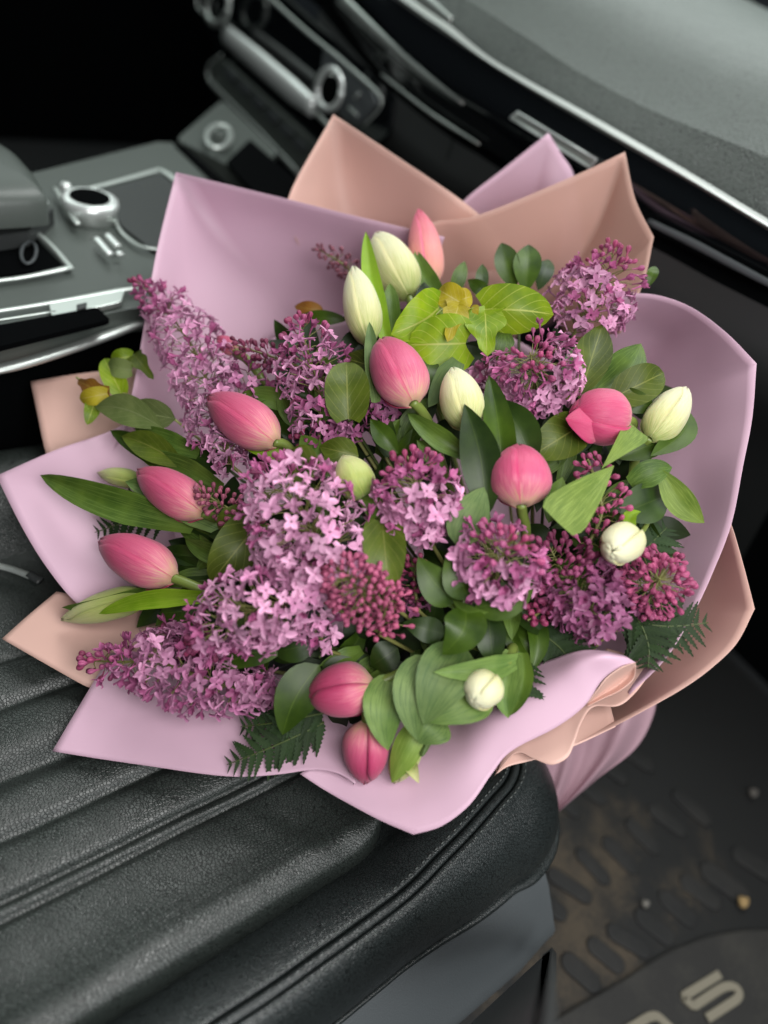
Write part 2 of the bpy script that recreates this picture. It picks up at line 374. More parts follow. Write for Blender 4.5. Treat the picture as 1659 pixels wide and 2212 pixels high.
for i in range(1, len(PP)):
    d = (PP[i] - PP[i - 1]).length; acc += d
    if acc < .0048: continue
    acc = 0; t = (PP[i] - PP[i - 1]).normalized(); n = pnorm(i)
    dzz = -.006 * sm(.33, .42, PP[i].x)
    for o, z in ((-.0035, .3892), (.0128, .3908), (.0402, .2985)):
        p = PP[i] + n * (o + (kk(PP[i]) - 1) * 1.75 * max(0, o - .017)) + Vector((0, 0, z + dzz)); mb.tube([p - t * .0017, p - t * .0009 + Vector((0, 0, .0003)), p + t * .0009 + Vector((0, 0, .0003)), p + t * .0017], [.0003, .0007, .0007, .0003], 5)
tag(mb.build('stitching', M['thread'], seat), kind='stuff')
# far bolster of the cushion, next to the console
G = []
for i in range(60):
    x = -.3 + .7 * i / 59
    G.append([Vector((x, y, z + .003 * noise.noise(Vector((x * 8, y * 8, 0))))) for y, z in smoothprof([(.50, .345), (.52, .362), (.535, .385), (.555, .415), (.59, .43), (.625, .42), (.645, .38), (.65, .28), (.65, .15)], 5)])
mb = MB(); mb.grid(G); mb.build('far_bolster', M['leather'], seat)
bk = empty('seat_belt_tongue', on(2, .372, 40, 1235), "grey metal tab lying on the seat left of the lilac paper", "belt buckle")
barpx('tab', [(-40, 1215), (20, 1228), (75, 1248)], 2, .385, 17, M['satin'], bk, .35)
barpx('tab_end', [(62, 1240), (88, 1256)], 2, .385, 20, M['plasticd'], bk, .5)
# seat base
G = []
for (xx) in [(-.4), (-.2), (0), (.2), (.3), (.37), (.395), (.41), (.419), (.425)]:
    e = sm(.36, .425, xx)
    G.append([Vector((xx - e * a, y + e * b, z)) for y, z, a, b in ((.05, .295, 0, .03), (.032, .290, 0, .02), (.024, .284, 0, .014), (.002, .262, -.0, .010), (-.022, .232, 0, .008), (-.028, .223, 0, .006), (-.0305, .214, 0, .006), (-.031, .08, 0, .006), (-.031, .02, 0, .006))])
mb = MB(); mb.grid(G); o = mb.build('base_trim', M['plastic'], seat)
mb = MB(); plate_world(mb, [Vector((.424, y, z)) for y, z in ((.5, .29), (.062, .29), (.044, .284), (.012, .262), (-.014, .232), (-.022, .223), (-.0245, .214), (-.025, .02), (.5, .02))], (-1, 0, 0), .01); mb.build('front_trim', M['plasticd'], seat, False)
G = [[Vector((.418 - .02 * (1 - u) * 0, y, z)) for y, z in ((.05, .30), (.03, .285), (-.012, .226), (-.0165, .215), (-.0165, .02))] for u in (0, 1)]
def yp(px, py): return on(1, -.034, px, py)
fr = MB(); pts = [yp(*p) for p in [(1020, 2225), (1195, 2060), (1178, 2300), (1000, 2420)]]
plate_world(fr, roundpoly(pts, .08), (0, 1, 0), .004); fr.build('side_panel', M['plasticd'], seat, False)
fr = MB(); pts = [yp(*p) for p in [(1178, 2072), (1199, 2055), (1192, 2300), (1163, 2300)]]
pts = [p + Vector((0, -.002, 0)) for p in pts]
plate_world(fr, pts, (0, 1, 0), .006); fr.build('panel_rib', M['plasticd'], seat, False)
# ------------------------------------------------------------------ rubber mat
ZM = .02
mat_ = empty('floor_mat', (.75, -.05, 0), "dusty black rubber floor mat with ribs and beige lettering in the footwell", "floor mat")
def zf(px, py, z=ZM): return on(2, z, px, py)
sh = MB(); sh.grid([[Vector((x, y, .012 + .002 * noise.noise(Vector((x * 5, y * 5, 0))))) for y in [-.75 + 1.15 * j / 30 for j in range(31)]] for x in [.36 + .85 * i / 30 for i in range(31)]])
sh.build('sheet', M['mud'], mat_)
lp = [(1150, 2230), (1250, 2170), (1340, 2120), (1440, 2055), (1530, 2020), (1620, 2005), (1700, 2010), (1800, 2100), (1850, 2300), (1600, 2500), (1200, 2600), (1050, 2350)]
pl = MB(); plate_world(pl, roundpoly([zf(*p) for p in lp], .3, 3), (0, 0, -1), .009); o = pl.build('logo_plate', M['rubber'], mat_, False)
m_ = o.modifiers.new('b', 'BEVEL'); m_.width = .003; m_.segments = 2; m_.limit_method = 'ANGLE'
# ribs: rounded pads lying across the footwell
ribs = []
def rib(a, b, wpx):
    A = zf(*a, z=.0165); B = zf(*b, z=.0165); d = (B - A); n = d.length; d.normalize(); s = Vector((-d.y, d.x, 0)); h = wpx * 1.02 / F / 2 * (A - CAM).length
    pts = []
    for k in range(9): an = math.pi / 2 + math.pi * k / 8; pts.append(A + d * (h + h * math.cos(an)) + s * h * math.sin(an))
    for k in range(9): an = -math.pi / 2 + math.pi * k / 8; pts.append(B - d * (h - h * math.cos(an)) + s * h * math.sin(an))
    mb = MB(); plate_world(mb, pts, (0, 0, -1), .0065); o = mb.build('rib', M['ribr'], mat_, False)
    m = o.modifiers.new('b', 'BEVEL'); m.width = .0025; m.segments = 2; m.limit_method = 'ANGLE'
for k in range(8):
    ox = 52 * k; oy = -34 * k
    for j in range(3):
        x0 = 1215 - 128 * j + ox; y0 = 2062 - 118 * j + oy
        jx, jy, jw = (noise.noise(Vector((k * 3.1, j * 5.7, q_))) * 22 for q_ in (.3, 4.1, 9.2))
        if x0 > 1080: rib((x0 + jx, y0 + jy), (x0 + 84 + j * 3 + jy, y0 + 72 + jw), 34 - 3 * j + jw * .3)
# lettering
tl = zf(1476, 2153, .0235); tr_ = zf(1556, 2104, .0235); bl = zf(1528, 2200, .0235)
ex = tr_ - tl; ey = bl - tl
def stroke(name, pts, wd, org, e1, e2):
    P = [org + e1 * x + e2 * y for x, y in pts]; mb = MB()
    rr = []; n = len(P)
    for i, p in enumerate(P):
        t = (P[min(i + 1, n - 1)] - P[max(i - 1, 0)]).normalized(); s = Vector((-t.y, t.x, 0)) * wd / 2
        rr.append([p - s + Vector((0, 0, -.004)), p - s, p + s, p + s + Vector((0, 0, -.004))])
    mb.grid(rr); mb.build(name, M['letter'], mat_, False)
def arc(cx, cy, rx, ry, a0, a1, n=10): return [(cx + rx * math.cos(R(a0 + (a1 - a0) * k / n)), cy + ry * math.sin(R(a0 + (a1 - a0) * k / n))) for k in range(n + 1)]
five = [(1, 0), (.5, 0), (0.02, 0), (0, .04), (0, .40), (.03, .44), (.5, .42)] + arc(.74, .71, .28, .29, -90, 90) + [(.5, 1.0), (0, 1.0)]
stroke('letter', five, .0098, tl, ex, ey)
qo = tl - ex * 1.75 - ey * .02
q = arc(.85, .2, .2, .2, -90, 0, 5) + [(1.05, .5), (1.05, .8)] + arc(.85, .82, .2, .2, 0, 90, 5) + [(.5, 1.02), (.2, 1.02)] + arc(.15, .82, .2, .2, 90, 180, 5) + [(-.05, .5), (-.05, .2)] + arc(.15, .2, .2, .2, 180, 270, 5) + [(.5, 0), (.85, 0)]
stroke('letter', q, .0098, qo, ex, ey); stroke('letter_tail', [(.5, .45), (.8, .62), (1.25, 1.0)], .0098, qo, ex, ey)
st = MB()
def pebble(px, py, r, mt, lab):
    mb = MB(); c = zf(px, py, .022); P = []
    for i in range(7):
        th = math.pi * i / 6; P.append([c + Vector((math.sin(th) * math.cos(f) * r, math.sin(th) * math.sin(f) * r * .8, math.cos(th) * r * .6)) * (1 + .2 * math.sin(3 * f + i)) for f in [2 * math.pi * k / 10 for k in range(10)]])
    mb.grid(P, close=True); o = mb.build('pebble', mt, None, True, org=c); o.location = c; tag(o, lab, 'pebble')
pebble(1606, 1948, .0095, mat('tan_stone', (.34, .23, .10), .9), "small tan pebble lying on the dark floor mat")
pebble(1395, 1952, .006, mat('grey_stone', (.18, .17, .15), .8), "small grey crumb on the ribbed part of the mat")
pebble(1628, 1712, .009, mat('dark_stone', (.10, .09, .08), .8), "dark crumb far out on the footwell mat")
# ------------------------------------------------------------------ dashboard
dash = empty('dashboard', (.85, .8, .5), "grey grained dashboard with chrome line and gloss black trim", "dashboard")
XD = .80
def D(px, py, x=XD): return on(0, x, px, py)
c0 = [(860, -20), (975, 55), (1080, 140), (1180, 197), (1330, 282), (1480, 367), (1659, 470), (1850, 580)]
c1 = [(985, -15), (1060, 32), (1155, 93), (1250, 155), (1400, 235), (1530, 288), (1659, 340), (1850, 420)]
r_low = [(D(*p, .803) + Vector((0, 0, -.012)), False) for p in c0]
r0 = [(D(*p), False) for p in c0]
r1 = [(D(*p, .822), False) for p in c1]
r2 = [(Vector((.98, p[0].y, p[0].z + .075)), False) for p in r1]
r3 = [(Vector((1.35, p[0].y, p[0].z + .10)), False) for p in r1]
G1 = loft([r_low, r0, r1], 6, 6); mb = MB(); mb.grid(G1); mb.build('lower_pad', M['dash'], dash)
G2 = loft([r1, r2, r3], 6, 8); mb = MB(); mb.grid(G2); mb.build('top_pad', M['dash'], dash)
su = [(876, -12), (940, 33), (978, 59), (1054, 121), (1154, 181), (1253, 236), (1371, 303), (1500, 378), (1659, 473), (1850, 583)]
sl = [(838, -12), (905, 36), (955, 70), (1054, 137), (1154, 200), (1253, 258), (1371, 327), (1500, 400), (1659, 497), (1850, 606)]
A = [(D(*p, .795), False) for p in su]; B = [(D(*p, .79), False) for p in sl]
Am = [((a[0] + b[0]) / 2 + Vector((-.006, 0, 0)), False) for a, b in zip(A, B)]
mb = MB(); mb.grid(loft([A, Am, B], 5, 5)); mb.build('chrome_line', M['line'], dash)
gl = [(700, -12), (823, 150), (955, 258), (1041, 315), (1150, 385), (1280, 450), (1410, 500), (1530, 560), (1659, 620), (1850, 720)]
Cc = [(D(*p, .80), False) for p in gl]
Bm = [((b[0] + c[0]) / 2 + Vector((-.012, 0, 0)), False) for b, c in zip(B, Cc)]
mb = MB(); mb.grid(loft([[(b[0] + Vector((.002, 0, -.001)), False) for b in B], Bm, Cc], 5, 6)); mb.build('gloss_panel', M['gloss'], dash)
barpx('vent_blade', [(735, -5), (823, 78), (905, 150), (1001, 224)], 0, .785, [26, 24, 17, 6], M['satin'], dash, .4)
barpx('panel_edge', [(823, 160), (905, 226), (955, 262), (1035, 312)], 0, .79, [5, 6, 8, 4], M['satin'], dash, .4)
# lower dash: knee panel and glovebox
g2 = [(690, 20), (823, 175), (955, 285), (1041, 340), (1150, 410), (1280, 480), (1410, 535), (1530, 600), (1659, 665), (1850, 760)]
Ga = [(D(*p, .80), False) for p in g2]; Gb = [(Vector((.93, p[0].y, p[0].z - .22)), False) for p in Ga]; Gc = [(Vector((1.1, p[0].y, p[0].z - .5)), False) for p in Ga]
mb = MB(); mb.grid(loft([Ga, [(p[0] + Vector((.01, 0, -.08)), False) for p in Ga], Gb, Gc], 4, 4)); mb.build('glovebox', M['plasticd'], dash)
mb = MB(); mb.grid(loft([[(p[0], False) for p in Cc], [(c[0] * .5 + g[0] * .5 + Vector((.012, 0, 0)), False) for c, g in zip(Cc, Ga)], Ga], 4, 3)); mb.build('lower_gap', M['black'], dash)
barpx('glovebox_seam', [(985, 285), (965, 345)], 0, .795, 3, M['black'], dash)
barpx('lower_edge', [(1400, 478), (1500, 527), (1590, 575), (1680, 622)], 0, .785, [12, 16, 16, 14], M['plastic'], dash, .4)
barpx('vent_trim', [(905, -8), (940, 18), (974, 46)], 0, .80, [26, 22, 16], M['satin'], dash, .3)
# badge with lettering
bd = empty('dashboard_badge', D(1195, 300, .775), "small rectangular chrome name badge on the gloss black trim", "badge")
bx = [(1102, 255), (1118, 242), (1288, 345), (1274, 362)]
def quadpx(px, x): return [D(*p, x) for p in px]
mb = MB(); plate_world(mb, roundpoly(quadpx(bx, .765), .12), (1, 0, 0), .004); mb.build('plate', M['satin'], bd, False)
barpx('rim', [(1102, 255, 1), (1118, 242, 1), (1288, 345, 1), (1274, 362, 1), (1102, 255)], 0, .763, 4, M['chrome'], bd, .6, 6, 3)
tcu = bpy.data.curves.new('badge_text', 'FONT'); tcu.body = 'quattro'; tcu.size = 1; tcu.extrude = .01; tcu.align_x = 'CENTER'; tcu.align_y = 'CENTER'
to = bpy.data.objects.new('tmp', tcu); COL.objects.link(to); dg = bpy.context.evaluated_depsgraph_get(); tme = bpy.data.meshes.new_from_object(to.evaluated_get(dg)); bpy.data.objects.remove(to)
q = quadpx(bx, .777); ctr = (q[0] + q[1] + q[2] + q[3]) / 4; e1 = (q[2] - q[1]).normalized(); e3 = Vector((-1, 0, 0)); e2 = e3.cross(e1).normalized()
if e2.z < 0: e2 = -e2
w1 = (q[2] - q[1]).length; sc1 = w1 * .78 / max(.1, tme.vertices and (max(v.co.x for v in tme.vertices) - min(v.co.x for v in tme.vertices)))
for v in tme.vertices: v.co = ctr - bd.location + e1 * v.co.x * sc1 + e2 * v.co.y * sc1 * .9 + e3 * (v.co.z * sc1 + .0008)
tme.materials.clear(); o = link('lettering', tme, bd, M['gloss'])
# centre stack: climate controls
XS = .78
stack = empty('climate_panel', D(700, 180, XS), "climate control panel with chrome dials and bright bar above the console", "control panel")
stk = [(395, -60), (470, 110), (445, 150), (455, 190), (650, 385), (720, 370), (840, 290), (850, 205), (600, -30)]
mb = MB(); plate_world(mb, roundpoly(quadpx(stk, XS + .012), .15), (1, 0, 0), .05); mb.build('housing', M['gloss'], stack, False)
barpx('frame_line', [(560, -25), (650, 58), (740, 133), (800, 186), (822, 212), (818, 238), (785, 272)], 0, XS - .01, [8, 8, 8, 9, 8, 6, 5], M['satin'], stack, .5)
plate('switch_face', [(700, 95), (800, 190), (812, 225), (775, 270), (740, 250), (690, 170)], 0, XS + .004, .01, M['plastic'], stack, .2)
barpx('bright_bar', [(488, 74), (560, 135), (630, 195), (676, 232)], 0, XS - .02, [40, 48, 50, 40], M['chrome'], stack, .5)
barpx('bar_end', [(470, 52), (430, 20), (425, -5)], 0, XS - .01, [5, 6, 7], M['satin'], stack, .6)
barpx('bar_tail', [(676, 236), (705, 268), (725, 290)], 0, XS - .01, [12, 10, 8], M['satin'], stack, .6)
def ring(name, cx, cy, rx, ry, tilt, ax, val, wd, mt, parent, n=28, flat=.7):
    pts = [(cx + rx * math.cos(2 * math.pi * k / n) * math.cos(tilt) - ry * math.sin(2 * math.pi * k / n) * math.sin(tilt), cy + rx * math.cos(2 * math.pi * k / n) * math.sin(tilt) + ry * math.sin(2 * math.pi * k / n) * math.cos(tilt)) for k in range(n + 1)]
    return barpx(name, pts, ax, val, wd, mt, parent, flat, 10, 1)
ring('dial_ring', 712, 193, 26, 43, .12, 0, XS - .03, 15, M['chrome'], stack); ring('dial_collar', 700, 190, 22, 40, .12, 0, XS - .012, 6, M['satin'], stack)
plate('dial_face', [(700 + 24 * math.cos(a), 192 + 38 * math.sin(a)) for a in [2 * math.pi * k / 16 for k in range(16)]], 0, XS - .016, .02, M['black'], stack, 0)
ring('dial_ring', 470, 12, 24, 40, .12, 0, XS - .03, 15, M['satin'], stack)
barpx('display_mark', [(752, 232), (772, 250)], 0, XS - .0, 7, M['satin'], stack, .4); barpx('display_mark', [(766, 212), (776, 202)], 0, XS - .0, 8, M['satin'], stack, .4)
plate('button_panel', [(452, 140), (475, 125), (700, 330), (652, 378), (460, 185)], 0, XS + .002, .01, M['console'], stack, .1)
for k in range(6): plate('button', [(478 + 30 * k, 152 + 30 * k), (492 + 30 * k, 146 + 30 * k), (512 + 30 * k, 168 + 30 * k), (497 + 30 * k, 178 + 30 * k)], 0, XS - .002, .004, M['plastic'], stack, .2)
barpx('lower_chrome', [(478, 118), (452, 140), (449, 165), (462, 186), (560, 285), (648, 378)], 0, XS - .008, [5, 7, 9, 11, 11, 11], M['satin'], stack, .5)
# ------------------------------------------------------------------ centre console
ZC = .54
con = empty('centre_console', (.3, .95, 0), "grey centre console with chrome edged tray and cup holder", "console")
def Z(px, py, z=ZC): return on(2, z, px, py)
plate('top_plate', [(-160, 425), (90, 368), (340, 306), (372, 308), (440, 350), (560, 480), (560, 640), (270, 668), (-160, 770)], 2, ZC, .03, M['console'], con, .06)
mb = MB(); sp_ = [Z(*p, ZC - .03) for p in [(-160, 425), (90, 368), (340, 306), (372, 308), (440, 350), (560, 480), (560, 700), (270, 700), (-160, 830)]]
plate_world(mb, sp_, (0, 0, -1), .45); mb.build('body', M['black'], con, False)
plate('front_tray', [(380, 300), (480, 215), (560, 290), (600, 330), (540, 380), (480, 350)], 2, ZC - .005, .03, M['console'], con, .1)
plate('tray_pocket', [(489, 349), (540, 300), (650, 395), (600, 470)], 2, ZC + .003, .004, M['black'], con, .05)
plate('cable_slot', [(375, 310), (400, 315), (530, 430), (515, 445)], 2, ZC + .003, .004, M['black'], con, .1)
ring('socket', 472, 295, 27, 24, -.6, 2, ZC + .012, 13, M['satin'], con, 20); barpx('socket_cap', [(470, 296), (478, 290)], 2, ZC + .012, 26, M['console'], con, .5)
plate('touch_pad', [(210, 415), (350, 374), (400, 395), (400, 545), (330, 540), (265, 490)], 2, ZC + .004, .006, M['plasticd'], con, .08)
barpx('chrome_frame', [(190, 408), (270, 387), (345, 366, 1), (365, 378), (385, 395)], 2, ZC + .006, [10, 11, 12, 17, 14], M['satin'], con, .5)
barpx('chrome_frame', [(245, 465), (262, 500), (300, 530), (350, 540)], 2, ZC + .006, [8, 8, 9, 9], M['satin'], con, .5)
barpx('cup_frame', [(-20, 608), (60, 597), (152, 578, 1), (110, 530), (55, 482)], 2, ZC + .006, [12, 13, 17, 14, 11], M['satin'], con, .5)
plate('cup_well', [(-30, 520), (55, 488), (140, 578), (-30, 598)], 2, ZC + .003, .004, M['black'], con, .05)  # flat plate on the surface; its black paints the dark of the hole
ring('cup_holder_ring', 62, 545, 16, 24, .2, 2, ZC + .008, 7, M['plastic'], con)
barpx('edge_chrome', [(-60, 680), (60, 662), (160, 645), (255, 628), (300, 622)], 2, ZC + .006, [12, 12, 13, 14, 13], M['satin'], con, .5)
plate('ash_lid', [(105, 655), (270, 625), (262, 652), (112, 684)], 2, ZC + .008, .006, M['satin'], con, .1)
plate('ash_slot', [(165, 657), (188, 652), (186, 662), (166, 668)], 2, ZC + .012, .003, M['plasticd'], con, 0)
plate('side_pocket', [(-60, 712), (210, 662), (238, 690), (-60, 762)], 2, ZC + .008, .006, M['black'], con, .08)
barpx('side_rail', [(-80, 812), (30, 790), (140, 757), (240, 722), (310, 695)], 2, ZC - .02, [30, 30, 28, 26, 24], M['satin'], con, .6)
for a, b in (((-60, 700), (120, 672)),): barpx('pocket_rim', [a, b], 2, ZC + .008, 6, M['satin'], con, .4)
sel = empty('gear_selector', Z(190, 430), "round chrome control knob with black top on the centre console", "control knob")
def lathe(name, cpx, prof, mt, parent, z0=ZC, n=32, fac=0):
    c = Z(*cpx, z0); P = []
    for r, z in prof: P.append([c + Vector((r * math.cos(2 * math.pi * k / n), r * math.sin(2 * math.pi * k / n), z)) for k in range(n)])
    mb = MB(); mb.grid(P, close=True); return mb.build(name, mt, parent)
lathe('knob_body', (196, 470), [(.030, 0), (.032, .004), (.032, .016), (.029, .022), (.026, .0245)], M['satin'], sel); lathe('knob_rim', (196, 470), [(.032, .014), (.034, .018), (.033, .024), (.027, .0265), (.022, .025)], M['chrome'], sel)
lathe('knob_top', (196, 470), [(.0, .0275), (.012, .0272), (.0235, .0268)], M['black'], sel)
lathe('small_dial', (143, 415), [(0, .012), (.005, .012), (.007, .008), (.008, 0)], M['chrome'], sel)
barpx('trim_arm', [(118, 405), (132, 425), (150, 455), (168, 485)], 2, ZC + .012, [8, 14, 16, 12], M['satin'], sel, .5)
for a, b in (((208, 515), (238, 550)), ((232, 508), (255, 532)), ((256, 546), (262, 551))): barpx('toggle', [a, ((a[0] + b[0]) / 2, (a[1] + b[1]) / 2), b], 2, ZC + .012, 15, M['chrome'], sel, .6)
ar = empty('armrest', Z(20, 380), "pale grey padded armrest corner at the left edge", "armrest")
ZA = .60
mb = MB(); A_ = [(-150, 300), (-20, 300), (35, 335), (80, 385), (105, 428), (60, 432), (-150, 440)]
pp = [Z(*p, ZA) for p in A_]; cen = sum(pp, Vector()) / len(pp); rp = roundpoly(pp, .2, 4); rows = []
for s_, dz_ in ((.02, .012), (.5, .011), (.8, .007), (.93, .002), (1, -.006), (1.0, -.03)): rows.append([cen + (p - cen) * s_ + Vector((0, 0, dz_)) for p in rp])
mb.grid(rows, close=True); mb.build('pad', M['console'], ar)
barpx('chrome_edge', [(-60, 462), (0, 452), (50, 442), (102, 436)], 2, ZA - .035, [14, 14, 13, 12], M['chrome'], ar, .5)
mb = MB(); plate_world(mb, [Z(*p, ZA - .04) for p in [(-150, 470), (-20, 462), (90, 440), (115, 450), (60, 500), (-150, 530)]], (0, 0, -1), .05); mb.build('hinge_cover', M['plasticd'], ar, False)
# ================================================================== WRAPPING PAPER
GW = "wrapping paper sheets of the bouquet"
def sheet(rails, mt, label, sub=6, across=8, parent=None, name='wrapping_paper', wrinkle=.0015, seed=0):
    kd = {1: .02, 2: .05, 3: .085, 4: .055, 5: .045, 6: .06}.get(seed, 0)
    rails = [[(p[0], p[1], p[2] + kd * i) + tuple(p[3:]) for p in r] for i, r in enumerate(rails)]
    RR = [[(BQ(*p[:3]), len(p) > 3) for p in r] for r in rails]
    G = loft(RR, sub, across); n = len(G)
    for i, row in enumerate(G):
        for j, v in enumerate(row):
            k = min(1, i / 3) if True else 1
            row[j] = v + tocam(v) * wrinkle * noise.noise(v * 16 + Vector((seed * 7, 0, 0))) * 2
    c = sum((v for r in G for v in r), Vector()) / (len(G) * len(G[0]))
    mb = MB(); mb.grid(G)
    if parent is None:
        o = mb.build(name, M[mt], None, True, org=c); o.location = c; tag(o, label, 'wrapping paper', GW)
    else: o = mb.build(name, M[mt], parent, True, org=parent.location)
    join_solid(o, .0004, 0); return o
C_ = 'c'
sheet([[(230, 1010, .05), (285, 850, .035), (335, 560, .03), (380, 372, .03, C_), (620, 430, .045), (760, 465, .052), (960, 512, .06)],
       [(300, 980, .07), (370, 860, .075), (420, 640, .075), (470, 500, .08, C_), (640, 530, .09), (780, 560, .09), (940, 590, .09)],
       [(420, 960, .10), (470, 880, .10), (560, 760, .11), (640, 720, .12), (740, 720, .12), (840, 720, .12), (930, 720, .12)]], 'lilac', "large lilac paper sheet with pointed corner at top left of the bouquet", seed=1)
sheet([[(640, 520, .10), (622, 430, .085), (720, 247, .07, C_), (860, 340, .08), (1000, 435, .10), (1060, 490, .15), (1110, 560, .18)],
       [(700, 620, .12), (700, 540, .11), (740, 430, .10), (850, 480, .11), (960, 560, .11), (1050, 620, .12), (1150, 680, .12)],
       [(700, 760, .14), (740, 720, .14), (800, 680, .14), (860, 680, .14), (940, 700, .14), (1010, 720, .14), (1080, 760, .14)]], 'salmon', "salmon paper sheet with tall upright point behind the top tulips", seed=2)
sheet([[(960, 500, .17), (1000, 436, .15), (1090, 363, .14), (1185, 287, .12, C_), (1214, 335, .14), (1240, 380, .16), (1256, 480, .20), (1262, 560, .22)],
       [(980, 560, .12), (1020, 530, .12), (1080, 500, .12), (1140, 480, .12, C_), (1170, 520, .12), (1190, 560, .12), (1200, 620, .12), (1210, 680, .12)],
       [(1000, 680, .14), (1030, 670, .14), (1060, 660, .14), (1090, 660, .14), (1110, 670, .14), (1130, 690, .14), (1150, 700, .14), (1160, 720, .14)]], 'lilac', "small lilac paper peak between the two salmon points at the back", seed=3)
sheet([[(900, 498, .075), (945, 478, .075), (1036, 464, .075), (1240, 380, .07), (1350, 328, .065, C_), (1372, 430, .062), (1412, 512, .06, C_), (1390, 610, .055), (1340, 720, .06)],
       [(930, 560, .09), (980, 560, .09), (1050, 560, .09), (1200, 520, .085), (1280, 510, .08, C_), (1290, 560, .078), (1320, 600, .075, C_), (1310, 650, .07), (1290, 730, .07)],
       [(950, 680, .11), (990, 680, .11), (1050, 680, .11), (1120, 660, .11), (1170, 660, .11), (1190, 680, .11), (1210, 700, .10), (1220, 730, .1), (1230, 780, .1)]], 'sheer', "salmon paper sheet with blunt corner at the top right", seed=4)
sheet([[(1330, 640, .03), (1385, 634, .03), (1440, 643, .03), (1500, 668, .028), (1570, 720, .02), (1634, 785, .01, C_), (1625, 900, .005), (1605, 1005, .0), (1580, 1130, 0), (1540, 1235, .0), (1500, 1320, .0), (1440, 1420, .0), (1360, 1500, .005)],
       [(1290, 720, .07), (1330, 710, .07), (1380, 720, .07), (1420, 740, .065), (1450, 780, .055), (1485, 830, .04, C_), (1490, 920, .035), (1485, 1010, .03), (1470, 1110, .03), (1440, 1210, .03), (1410, 1290, .025), (1370, 1380, .02), (1320, 1450, .02)],
       [(1200, 800, .11), (1230, 800, .11), (1260, 800, .11), (1290, 810, .11), (1310, 840, .11), (1320, 880, .10), (1330, 930, .09), (1330, 1000, .08), (1320, 1080, .07), (1300, 1160, .07), (1280, 1240, .06), (1250, 1310, .05), (1220, 1380, .05)]], 'lilac', "tall lilac paper sheet curving down the right side", seed=5)
sheet([[(1560, 1100, .045), (1579, 1132, .035), (1604, 1215, .022), (1630, 1315, .01, C_), (1592, 1388, .01), (1540, 1440, .01), (1480, 1484, .012), (1400, 1530, .015), (1320, 1572, .02), (1240, 1608, .025)],
       [(1490, 1120, .07), (1500, 1165, .06), (1500, 1230, .045), (1490, 1310, .04), (1460, 1370, .04), (1430, 1410, .04), (1380, 1450, .04), (1330, 1490, .04), (1270, 1520, .04), (1200, 1550, .045)],
       [(1380, 1120, .08), (1380, 1180, .08), (1370, 1230, .08), (1350, 1290, .07), (1320, 1330, .07), (1290, 1370, .07), (1260, 1400, .06), (1220, 1430, .06), (1180, 1460, .06), (1130, 1490, .06)]], 'salmon', "peach paper sheet showing beyond the lilac one at lower right", seed=6)
# ruffled salmon fold under the lilac front sheet
o8 = sheet([[(1068, 1676, .012), (1115, 1627, .010), (1155, 1640, .004), (1192, 1652, 0), (1225, 1637, 0), (1240, 1607, .002), (1256, 1562, .006), (1282, 1527, .010), (1335, 1525, .006), (1372, 1497, .008), (1408, 1450, .015)],
       [(1075, 1660, .014), (1110, 1600, .016), (1140, 1590, .014), (1170, 1580, .012), (1195, 1565, .012), (1210, 1545, .014), (1225, 1520, .018), (1250, 1500, .02), (1300, 1490, .02), (1340, 1460, .02), (1370, 1420, .025)],
       [(1080, 1600, .03), (1100, 1570, .03), (1120, 1550, .03), (1140, 1540, .03), (1160, 1530, .03), (1180, 1510, .03), (1200, 1490, .03), (1230, 1470, .03), (1260, 1450, .03), (1290, 1430, .03), (1310, 1400, .035)]], 'salmon', "rippled salmon paper fold tucked under the lilac front edge", sub=5, wrinkle=.0005, seed=7)
o8b = sheet([[(1072, 1672, .014), (1100, 1655, .016), (1160, 1640, .02), (1240, 1612, .024), (1330, 1570, .026)],
       [(1070, 1650, .02), (1110, 1610, .024), (1170, 1590, .03), (1240, 1560, .034), (1320, 1530, .034)],
       [(1075, 1600, .04), (1120, 1570, .04), (1180, 1550, .045), (1240, 1520, .045), (1310, 1490, .045)]], 'salmon', "", parent=o8, name='under_fold', wrinkle=.0004)
o7 = sheet([[(648, 1672, .004), (700, 1706, .004), (760, 1740, .002), (825, 1774, 0), (893, 1803, -.003, C_), (955, 1784, -.003), (1015, 1738, -.004), (1062, 1672, -.004), (1105, 1622, -.006), (1200, 1572, -.010), (1262, 1525, -.014), (1300, 1470, -.018), (1340, 1440, -.02), (1373, 1431, -.012)],
       [(700, 1630, .012), (740, 1650, .012), (790, 1660, .012), (840, 1668, .012), (890, 1670, .012), (940, 1655, .010), (990, 1625, .006), (1030, 1585, .002), (1075, 1545, -.002), (1150, 1505, -.008), (1210, 1470, -.015), (1260, 1435, -.024), (1310, 1418, -.028), (1355, 1420, -.018)],
       [(760, 1520, .05), (790, 1530, .05), (830, 1540, .05), (870, 1545, .05), (910, 1545, .05), (950, 1535, .05), (980, 1520, .05), (1010, 1500, .045), (1060, 1480, .035), (1120, 1450, .02), (1190, 1425, .0), (1250, 1406, -.018), (1300, 1405, -.022), (1345, 1415, -.014)]], 'lilac', "bright lilac front sheet hanging to a point over the seat edge", sub=6, across=9, wrinkle=.0006, seed=8)
sheet([[(1373, 1431, -.012), (1345, 1440, -.02), (1312, 1462, -.019), (1290, 1490, -.016), (1268, 1520, -.013)],
       [(1373, 1434, -.008), (1355, 1458, .004), (1325, 1482, .006), (1295, 1502, .002), (1266, 1524, -.006)],
       [(1374, 1438, -.006), (1368, 1468, .000), (1338, 1493, .0), (1305, 1508, -.002), (1268, 1526, -.008)]], 'salmon', "", parent=o7, name='rolled_inner_face', wrinkle=.0001)
